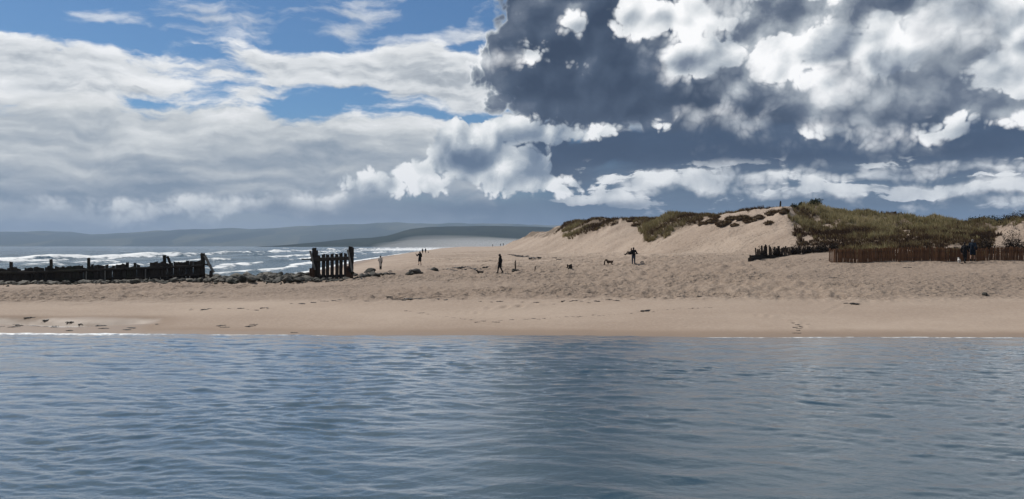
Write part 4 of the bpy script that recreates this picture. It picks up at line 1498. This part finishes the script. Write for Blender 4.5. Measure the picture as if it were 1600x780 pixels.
def organic(name, caps, balls, voxel, mat, keep=0.4, smooth=3):
    """one continuous skin round tapered capsules (p, q, r0, r1) and ellipsoids (centre, radii)"""
    V_, F_, n = [], [], 0
    sv, sf = _sphere_np(2)
    def put(c, rad):
        nonlocal n
        V_.append(sv * np.array(rad) + np.array(c)); F_.append(sf + n); n += len(sv)
    for (p, q, r0, r1) in caps:
        p, q = np.array(p, float), np.array(q, float)
        L = np.linalg.norm(q - p)
        k = max(2, int(L / (min(r0, r1) * 0.45)) + 1)
        for i in range(k + 1):
            t = i / k
            rr = r0 * (1 - t) + r1 * t
            put(p + (q - p) * t, (rr, rr, rr))
    for (c, rad) in balls:
        put(c, rad)
    src = mesh_np(name + '_src', np.concatenate(V_), np.concatenate(F_))
    o = bpy.data.objects.new('tmp', src); COL.objects.link(o)
    m = o.modifiers.new('r', 'REMESH'); m.mode = 'VOXEL'; m.voxel_size = voxel; m.use_smooth_shade = True
    m = o.modifiers.new('s', 'SMOOTH'); m.factor = 0.5; m.iterations = smooth
    if keep < 1:
        m = o.modifiers.new('d', 'DECIMATE'); m.ratio = keep
    dg = bpy.context.evaluated_depsgraph_get(); dg.update()
    me = bpy.data.meshes.new_from_object(o.evaluated_get(dg))
    me.name = name
    bpy.data.objects.remove(o); bpy.data.meshes.remove(src)
    me.materials.clear(); me.materials.append(mat)
    me.polygons.foreach_set('use_smooth', [True] * len(me.polygons))
    return me


def cloth(name, col, rough=0.9):
    return plain_mat(name, col, rough, 0.25, 9.0, 0.01, 22.0, 0.15, 0.0)


MAT['skin'] = cloth('skin', (0.33, 0.20, 0.145), .6)
MAT['black_cloth'] = cloth('black_cloth', (0.008, 0.008, 0.009))  # near-black, so the figures' backlit silhouettes sit in the cloth colour
MAT['navy_cloth'] = cloth('navy_cloth', (0.010, 0.016, 0.026))
MAT['denim'] = cloth('denim', (0.035, 0.045, 0.065))
MAT['pale_coat'] = cloth('pale_coat', (0.34, 0.31, 0.28))
MAT['brown_cloth'] = cloth('brown_cloth', (0.020, 0.014, 0.010))
MAT['hair_dark'] = cloth('dark_hair', (0.014, 0.010, 0.008), .5)
MAT['hair_grey'] = cloth('grey_hair', (0.16, 0.15, 0.14), .6)
MAT['boot'] = cloth('dark_leather', (0.010, 0.008, 0.007), .5)
MAT['white_strap'] = cloth('white_webbing', (0.65, 0.65, 0.63))


def V3(x, y, z):
    return np.array([x, y, z], float)


STAND = dict(hipL=(-.09, 0, .90), hipR=(.09, 0, .90), kneeL=(-.11, .03, .49), kneeR=(.11, .03, .49), ankL=(-.11, 0, .09), ankR=(.11, 0, .09),
             pelvis=(0, 0, .95), chest=(0, .0, 1.28), neck=(0, -.005, 1.44), head=(0, .02, 1.575),
             shL=(-.185, 0, 1.38), shR=(.185, 0, 1.38), elL=(-.25, -.03, 1.10), elR=(.25, -.03, 1.10), wrL=(-.24, .06, .87), wrR=(.24, .06, .87),
             toe=(0, 1, 0), look=(0, 1, 0))


def person(name_label, px, Y, rz, pose, wear, group=None, height=1.72, voxel=0.013):
    J = dict(STAND); J.update(pose)
    g = {k: np.array(v, float) for k, v in J.items()}
    x = PX(px, Y)
    root = empty('person', (x, Y, gz(x, Y) + pose.get('lift', 0)), rz)
    k = height / 1.72
    root.scale = (k, k, k)
    tag(root, name_label, 'person', group)
    look = g['look'] / np.linalg.norm(g['look']); toe = g['toe'] / np.linalg.norm(g['toe'])
    caps, balls = [], []
    for s in 'LR':
        caps += [(g['hip' + s], g['knee' + s], .088, .058), (g['knee' + s], g['ank' + s], .056, .038), (g['sh' + s], g['el' + s], .052, .040), (g['el' + s], g['wr' + s], .040, .027)]
        tdir = g.get('toe' + s, toe)
        caps.append((g['ank' + s] + V3(0, 0, -.045) - tdir * .03, g['ank' + s] + V3(0, 0, -.06) + tdir * .15, .038, .028))
        d = g['wr' + s] - g['el' + s]; d /= np.linalg.norm(d)
        side = np.cross(d, V3(0, 0, 1.0)); side = side / (np.linalg.norm(side) + 1e-6)
        up = np.cross(side, d)
        w = g['wr' + s]
        caps.append((w, w + d * .075, .026, .032))
        for f, (off, ln) in enumerate(((-.030, .062), (-.010, .074), (.010, .070), (.029, .055))):
            b = w + d * .085 + up * off
            m_ = b + d * ln * .55 - side * .008
            caps += [(b, m_, .0095, .009), (m_, m_ + d * ln * .45 - side * .022, .009, .0078)]
        tb = w + d * .03 - up * .032
        caps += [(tb, tb + d * .035 - up * .028, .012, .010), (tb + d * .035 - up * .028, tb + d * .065 - up * .032 - side * .012, .010, .008)]
    caps += [(g['pelvis'], g['chest'], .125, .135), (g['hipL'], g['hipR'], .10, .10), (g['shL'], g['shR'], .062, .062), (g['chest'], g['neck'], .10, .06), (g['neck'], g['head'], .052, .055)]
    h = g['head']
    rt = np.cross(look, V3(0, 0, 1)); rt /= np.linalg.norm(rt)
    balls += [(h + V3(0, 0, .025), (.078, .078, .095)), (h - look * .02 + V3(0, 0, .045), (.080, .080, .085)), (h + look * .03 - V3(0, 0, .055), (.055, .055, .055)),
              (h + look * .098 - V3(0, 0, .012), (.014, .014, .022)), (h + rt * .085, (.014, .022, .032)), (h - rt * .085, (.014, .022, .032)), (h + look * .082 - V3(0, 0, .062), (.022, .022, .012))]
    bd = obj('body', organic('body', caps, balls, voxel, MAT['skin'], .45, 2), root)
    eyes = organic('eyes', [], [(h + look * .083 + rt * .03 + V3(0, 0, .012), (.011,) * 3)], .005, MAT['hair_dark'], 1, 1)
    obj('eye', eyes, bd)
    e2 = obj('eye', eyes.copy(), bd); e2.location = tuple(-rt * .06)
    # trousers
    tr = []
    for s in 'LR':
        kn, an, hp = g['knee' + s], g['ank' + s], g['hip' + s]
        if wear.get('shorts'):
            tr += [(hp, hp + (kn - hp) * .85, .108, .098)]
        else:
            tr += [(hp, kn, .106, .078), (kn, an + (kn - an) * .04, .076, .058)]
    tr += [(g['hipL'], g['hipR'], .112, .112), (g['pelvis'], g['pelvis'] + V3(0, 0, .06), .135, .135)]
    obj('shorts' if wear.get('shorts') else 'trousers', organic('trousers', tr, [], .022, MAT[wear['legs']], .6, 2), root)
    # coat or jacket
    up = (g['chest'] - g['pelvis']) / np.linalg.norm(g['chest'] - g['pelvis'])
    hem = wear.get('hem', -.04)
    ja = [(g['pelvis'] + up * (.02 if hem > -.1 else .0), g['chest'], .152, .158), (g['shL'], g['shR'], .083, .083), (g['chest'], g['neck'], .125, .078)]
    for s in 'LR':
        ja += [(g['sh' + s], g['el' + s], .076, .066), (g['el' + s], g['wr' + s] - (g['wr' + s] - g['el' + s]) * .06, .064, .050)]
    if hem < -.1:
        a = (g['hipL'] + g['hipR']) / 2; kk = (g['kneeL'] + g['kneeR']) / 2
        e = a + (kk - a) * min(1.0, -hem)
        sp = (g['kneeR'] - g['kneeL']) * .5 * min(1.0, -hem)
        ja += [(g['pelvis'], e + sp * .8, .15, .135), (g['pelvis'], e - sp * .8, .15, .135), (g['pelvis'], e, .16, .165)]
    obj('coat' if hem < -.1 else 'jacket', organic('coat', ja, [], .022, MAT[wear['top']], .6, 2), root)
    # hair, hood or hat
    hb = [(h - look * .025 + V3(0, 0, .045), (.094, .094, .098)), (h - look * .05 - V3(0, 0, .02), (.078, .074, .09))]
    if wear.get('hood'):
        hb += [(h - look * .02 + V3(0, 0, .03), (.112, .108, .125)), (g['neck'] - look * .03 + V3(0, 0, .02), (.12, .115, .09))]
    if wear.get('long'):
        hb += [(h - look * .06 - V3(0, 0, .10), (.085, .06, .12))]
    obj('hood' if wear.get('hood') else 'hair', organic('hair', [], hb, .016, MAT[wear.get('hair', 'hair_dark')], .6, 2), root)
    for s in 'LR':
        a = g['ank' + s]; tdir = g.get('toe' + s, toe)
        obj('boot', organic('boot', [(a - tdir * .03 + V3(0, 0, -.04), a + V3(0, 0, -.053) + tdir * .165, .047, .036), (a + V3(0, 0, .06), a + V3(0, 0, -.03), .050, .048)], [], .014, MAT['boot'], .6, 1), root)
    return root


# standing at the water's edge in a long pale coat, hands in pockets
person('standing person in a long pale knee-length coat near the breaking waves', 594.5, 89, R(-18),
       dict(kneeL=(-.08, .02, .49), kneeR=(.08, .02, .49), ankL=(-.07, 0, .09), ankR=(.08, .03, .09), elL=(-.27, -.05, 1.12), elR=(.27, -.05, 1.12), wrL=(-.19, .10, .96), wrR=(.19, .10, .96)),
       dict(legs='black_cloth', top='pale_coat', hem=-.85))
person('person in black standing on the flat sand, one forearm raised to hold something up', 656.0, 89, R(28),
       dict(ankL=(-.16, 0, .09), ankR=(.14, -.02, .09), elL=(-.30, .10, 1.16), wrL=(-.34, .34, 1.38), elR=(.25, .02, 1.10), wrR=(.16, .18, 1.0)),
       dict(legs='black_cloth', top='black_cloth', hem=-.3, shorts=True), height=1.75)
# hooded walker
person('walker in a black hooded thigh-length coat striding over the churned sand', 781.5, 65, R(78),
       dict(kneeL=(-.09, .14, .49), ankL=(-.09, .20, .09), kneeR=(.09, -.02, .50), ankR=(.09, -.22, .10), elL=(-.24, -.02, 1.10), wrL=(-.20, .12, .93), elR=(.24, -.10, 1.11), wrR=(.22, -.06, .87), head=(0, .05, 1.57)),
       dict(legs='black_cloth', top='black_cloth', hem=-.62, hood=True, hair='black_cloth'), height=1.72)
person('man in a black jacket and blue jeans seen from behind with elbows out', 990.0, 72, R(6),
       dict(ankL=(-.12, 0, .09), ankR=(.11, 0, .09), elL=(-.32, -.03, 1.11), elR=(.32, -.03, 1.11), wrL=(-.17, .20, 1.03), wrR=(.17, .20, 1.03), head=(0, .04, 1.565)),
       dict(legs='denim', top='black_cloth', hem=-.04), height=1.74)
person('person sitting on the sand at the foot of the dune with knees drawn up', 985.0, 100, R(84),
       dict(pelvis=(0, -.08, .17), hipL=(-.10, -.04, .14), hipR=(.10, -.04, .14), chest=(0, -.16, .52), neck=(0, -.13, .69), head=(0, -.10, .83), shL=(-.185, -.15, .63), shR=(.185, -.15, .63),
            kneeL=(-.13, .36, .46), kneeR=(.14, .34, .20), ankL=(-.12, .66, .09), ankR=(.15, .74, .12), elL=(-.27, .04, .44), elR=(.26, .02, .40), wrL=(-.17, .26, .46), wrR=(.18, .24, .28)),
       dict(legs='brown_cloth', top='black_cloth', hem=-.04), height=1.74)
person('walker in a long black coat and trousers beside the paling fence', 1507.5, 59.6, R(-60),
       dict(kneeL=(-.09, .12, .49), ankL=(-.09, .16, .09), kneeR=(.09, .0, .50), ankR=(.09, -.18, .10), elL=(-.25, -.08, 1.10), wrL=(-.23, -.02, .86), elR=(.25, .05, 1.10), wrR=(.22, .20, .93)),
       dict(legs='black_cloth', top='black_cloth', hem=-.55, long=True), height=1.70)
person('walker in a navy jacket and shorts with bare lower legs beside the paling fence', 1519.5, 60.0, R(-48),
       dict(kneeL=(-.10, .0, .50), ankL=(-.10, -.14, .10), kneeR=(.10, .12, .49), ankR=(.10, .15, .09), elL=(-.26, .02, 1.11), wrL=(-.20, .20, 1.0), elR=(.27, -.06, 1.11), wrR=(.24, .04, .90)),
       dict(legs='navy_cloth', top='navy_cloth', hem=-.08, shorts=True, hair='hair_grey'), height=1.80)

# the shoulder bag that the navy walker carries
bx, by = PX(1519.5, 60.0), 60.0
bz = gz(bx, by)
root = empty('shoulder_bag', (bx, by, bz))
tag(root, 'small black shoulder bag on a white strap at the side of the navy walker', 'bag')
obj('pouch', organic('pouch', [((.22, -.20, 1.00), (.22, -.20, 1.16), .07, .07)], [], .02, MAT['black_cloth'], .7, 1), root)
obj('strap', beam('strap', (.20, -.235, 1.14), (.13, -.19, 1.44), .045, .015, MAT['white_strap'], (1, 0, 0), 5, .004, 4), root)

# far walkers: one figure copied with its parts
far = person('pair of distant walkers', 660.3, 245, 0.0, dict(ankL=(-.09, .1, .09), ankR=(.09, -.1, .09), kneeL=(-.09, .08, .49)), dict(legs='black_cloth', top='black_cloth', hem=-.3), voxel=.02)
far['label'] = 'distant walker in dark clothes, one of the pair with two dogs by the surf'
far['group'] = 'distant pair by the surf'


def copy_person(src, px, Y, rz, lab, grp, k=1.0):
    c = src.copy(); link(c)
    x = PX(px, Y)
    c.location = (x, Y, gz(x, Y)); c.rotation_euler = (0, 0, rz); c.scale = (k, k, k)
    c['label'] = lab
    if grp:
        c['group'] = grp
    elif 'group' in c:
        del c['group']
    for ch in src.children:
        d = ch.copy(); link(d, c)
        for gch in ch.children:
            link(gch.copy(), d)
    return c


copy_person(far, 664.9, 245, .2, far['label'], far['group'], .97)
for px, kk in ((769.8, .9), (782.0, 1.0), (786.4, 1.05)):
    copy_person(far, px, 480, .3 * kk, 'tiny figure far along the beach below the end of the dunes', 'far figures along the beach', kk)


def dog_mesh(name, mat, L=.5, H=.36, sit=False, head_up=.12, tail=.16, shag=1.0):
    """facing +y; L shoulder to rump, H height at the withers"""
    rb = H * .24 * shag
    caps, balls = [], []
    zb = H * .78
    f, b = L * .5, -L * .5
    if not sit:
        caps += [((0, f * .75, zb), (0, 0, zb), rb * 1.15, rb * .95), ((0, 0, zb), (0, b * .8, zb + .01), rb * .9, rb * .95)]
        for s in (-1, 1):
            x = s * H * .16
            caps += [((x, f * .72, zb - .02), (x, f * .66, H * .42), rb * .5, rb * .34), ((x, f * .66, H * .42), (x, f * .74, .035), rb * .32, rb * .24), ((x, f * .74, .025), (x, f * .74 + .05, .022), rb * .26, rb * .22)]
            caps += [((x, b * .78, zb - .02), (x, b * .62, H * .46), rb * .68, rb * .40), ((x, b * .62, H * .46), (x, b * .98, H * .28), rb * .36, rb * .25), ((x, b * .98, H * .28), (x, b * .9, .035), rb * .25, rb * .22),
                     ((x, b * .9, .025), (x, b * .9 + .05, .022), rb * .25, rb * .21)]
        nk = np.array((0, f * .85, zb + rb * .3))
        tl = np.array((0, b * .95, zb + rb * .4))
    else:
        caps += [((0, b * .5, H * .25), (0, f * .45, zb), rb * 1.25, rb * 1.1)]
        for s in (-1, 1):
            x = s * H * .17
            caps += [((x, f * .5, zb - .04), (x, f * .6, .04), rb * .5, rb * .28), ((x, f * .6, .026), (x, f * .6 + .05, .022), rb * .28, rb * .22),
                     ((x * 1.2, b * .5, H * .22), (x * 1.5, b * .05, H * .34), rb * .7, rb * .45), ((x * 1.5, b * .05, H * .34), (x * 1.4, b * .35, .04), rb * .4, rb * .28), ((x * 1.4, b * .35, .03), (x * 1.4, 0, .025), rb * .28, rb * .24)]
        nk = np.array((0, f * .55, zb + rb * .4))
        tl = np.array((0, b * .8, .06))
    hd = nk + np.array((0, H * .26, head_up))
    caps += [(nk, hd, rb * .75, rb * .62), (hd, hd + np.array((0, H * .30, -.03)), rb * .62, rb * .34)]
    balls += [(hd + np.array((0, 0, rb * .15)), (rb * .72, rb * .8, rb * .68))]
    for s in (-1, 1):
        e = hd + np.array((s * rb * .62, -rb * .25, rb * .45))
        caps += [(e, e + np.array((s * rb * .25, -rb * .2, -rb * .5 if shag > 1 else rb * .5)), rb * .22, rb * .12)]
    caps += [(tl, tl + np.array((0, -tail * .6, tail * .55)), rb * .28, rb * .18), (tl + np.array((0, -tail * .6, tail * .55)), tl + np.array((0, -tail * .9, tail * 1.15)), rb * .18, rb * .12)]
    return organic(name, caps, balls, .014, mat, .6, 2)


MAT['fur_black'] = plain_mat('black_fur', (0.010, 0.009, 0.009), .8, .4, 14, .01, 40, .2)
MAT['fur_brown'] = plain_mat('brown_fur', (0.055, 0.034, 0.020), .85, .6, 6, .01, 40, .2)
MAT['fur_white'] = plain_mat('white_fur', (0.55, 0.52, 0.48), .9, .25, 10, .01, 40, .2)


def dog(me, px, Y, rz, lab, grp=None, k=1.0, collar=None):
    x = PX(px, Y)
    root = empty('dog', (x, Y, gz(x, Y)), rz)
    root.scale = (k, k, k)
    tag(root, lab, 'dog', grp)
    obj('body', me, root)
    return root


dog(dog_mesh('dog_body', MAT['fur_black'], .50, .36, tail=.15), 750.5, 66, R(86), 'small black dog trotting ahead of the hooded walker')
dog(dog_mesh('dog_body', MAT['fur_brown'], .50, .46, tail=.14, shag=1.2), 953.0, 72, R(80), 'shaggy brown dog standing on the sand near the short peg')
dog(dog_mesh('dog_body', MAT['fur_black'], .42, .40, sit=True), 996.0, 100, R(80), 'dark dog sitting beside the person on the sand')
dog(dog_mesh('dog_body', MAT['fur_white'], .40, .34, tail=.10), 1498.5, 59.6, R(-20), 'small white dog at the heels of the couple by the fence')
small = dog_mesh('dog_body', MAT['fur_black'], .5, .42)
for px in (657.2, 669.4):
    dog(small, px, 243, R(20), 'tiny dark dog beside the distant pair of walkers', 'dogs with the distant pair')

# ================================================================== air
def haze_box():
    bm = bmesh.new()
    bmesh.ops.create_cube(bm, size=1.0)
    for v in bm.verts:
        v.co = Vector((v.co.x * 24000 - 2000, (v.co.y + 0.5) * 11200 - 120, (v.co.z + 0.5) * 340 - 12))
    me = bm_mesh('haze', bm, None)
    m = bpy.data.materials.new('haze_air')
    m.use_nodes = True
    g = NT(m.node_tree)
    out = g.new('ShaderNodeOutputMaterial')
    v = g.new('ShaderNodeVolumePrincipled')
    v.inputs['Color'].default_value = (0.52, 0.68, 0.92, 1)
    v.inputs['Density'].default_value = HAZE_DENSITY
    v.inputs['Anisotropy'].default_value = 0.1
    g.t.links.new(v.outputs[0], out.inputs['Volume'])
    me.materials.append(m)
    tag(obj('haze', me), kind='stuff')


HAZE_DENSITY = 8.5e-5
haze_box()


def spray():
    """spindrift blowing off the surf along the far beach"""
    m = bpy.data.materials.new('spray_air')
    m.use_nodes = True
    g = NT(m.node_tree)
    out = g.new('ShaderNodeOutputMaterial')
    v = g.new('ShaderNodeVolumePrincipled')
    v.inputs['Color'].default_value = (0.97, 0.97, 0.96, 1)
    v.inputs['Density'].default_value = 0.0008
    g.t.links.new(v.outputs[0], out.inputs['Volume'])
    for (x, y, z, rx, ry, rz) in ((-60, 1150, 3, 120, 420, 14), (-70, 1500, 4, 190, 480, 19), (-20, 900, 3, 80, 300, 9)):
        bm = bmesh.new()
        bmesh.ops.create_icosphere(bm, subdivisions=4, radius=1.0)
        for q in bm.verts:
            f = 1 + .25 * mnoise.noise(q.co * 1.6 + Vector((x, y, 0)))
            q.co = Vector((q.co.x * rx * f, q.co.y * ry * f, q.co.z * rz * f))
        o = obj('sea_spray', bm_mesh('sea_spray', bm, m, True))
        o.location = (x, y, z)
        tag(o, 'pale spray drifting over the distant surf and beach', 'spray', kind='stuff')


spray()
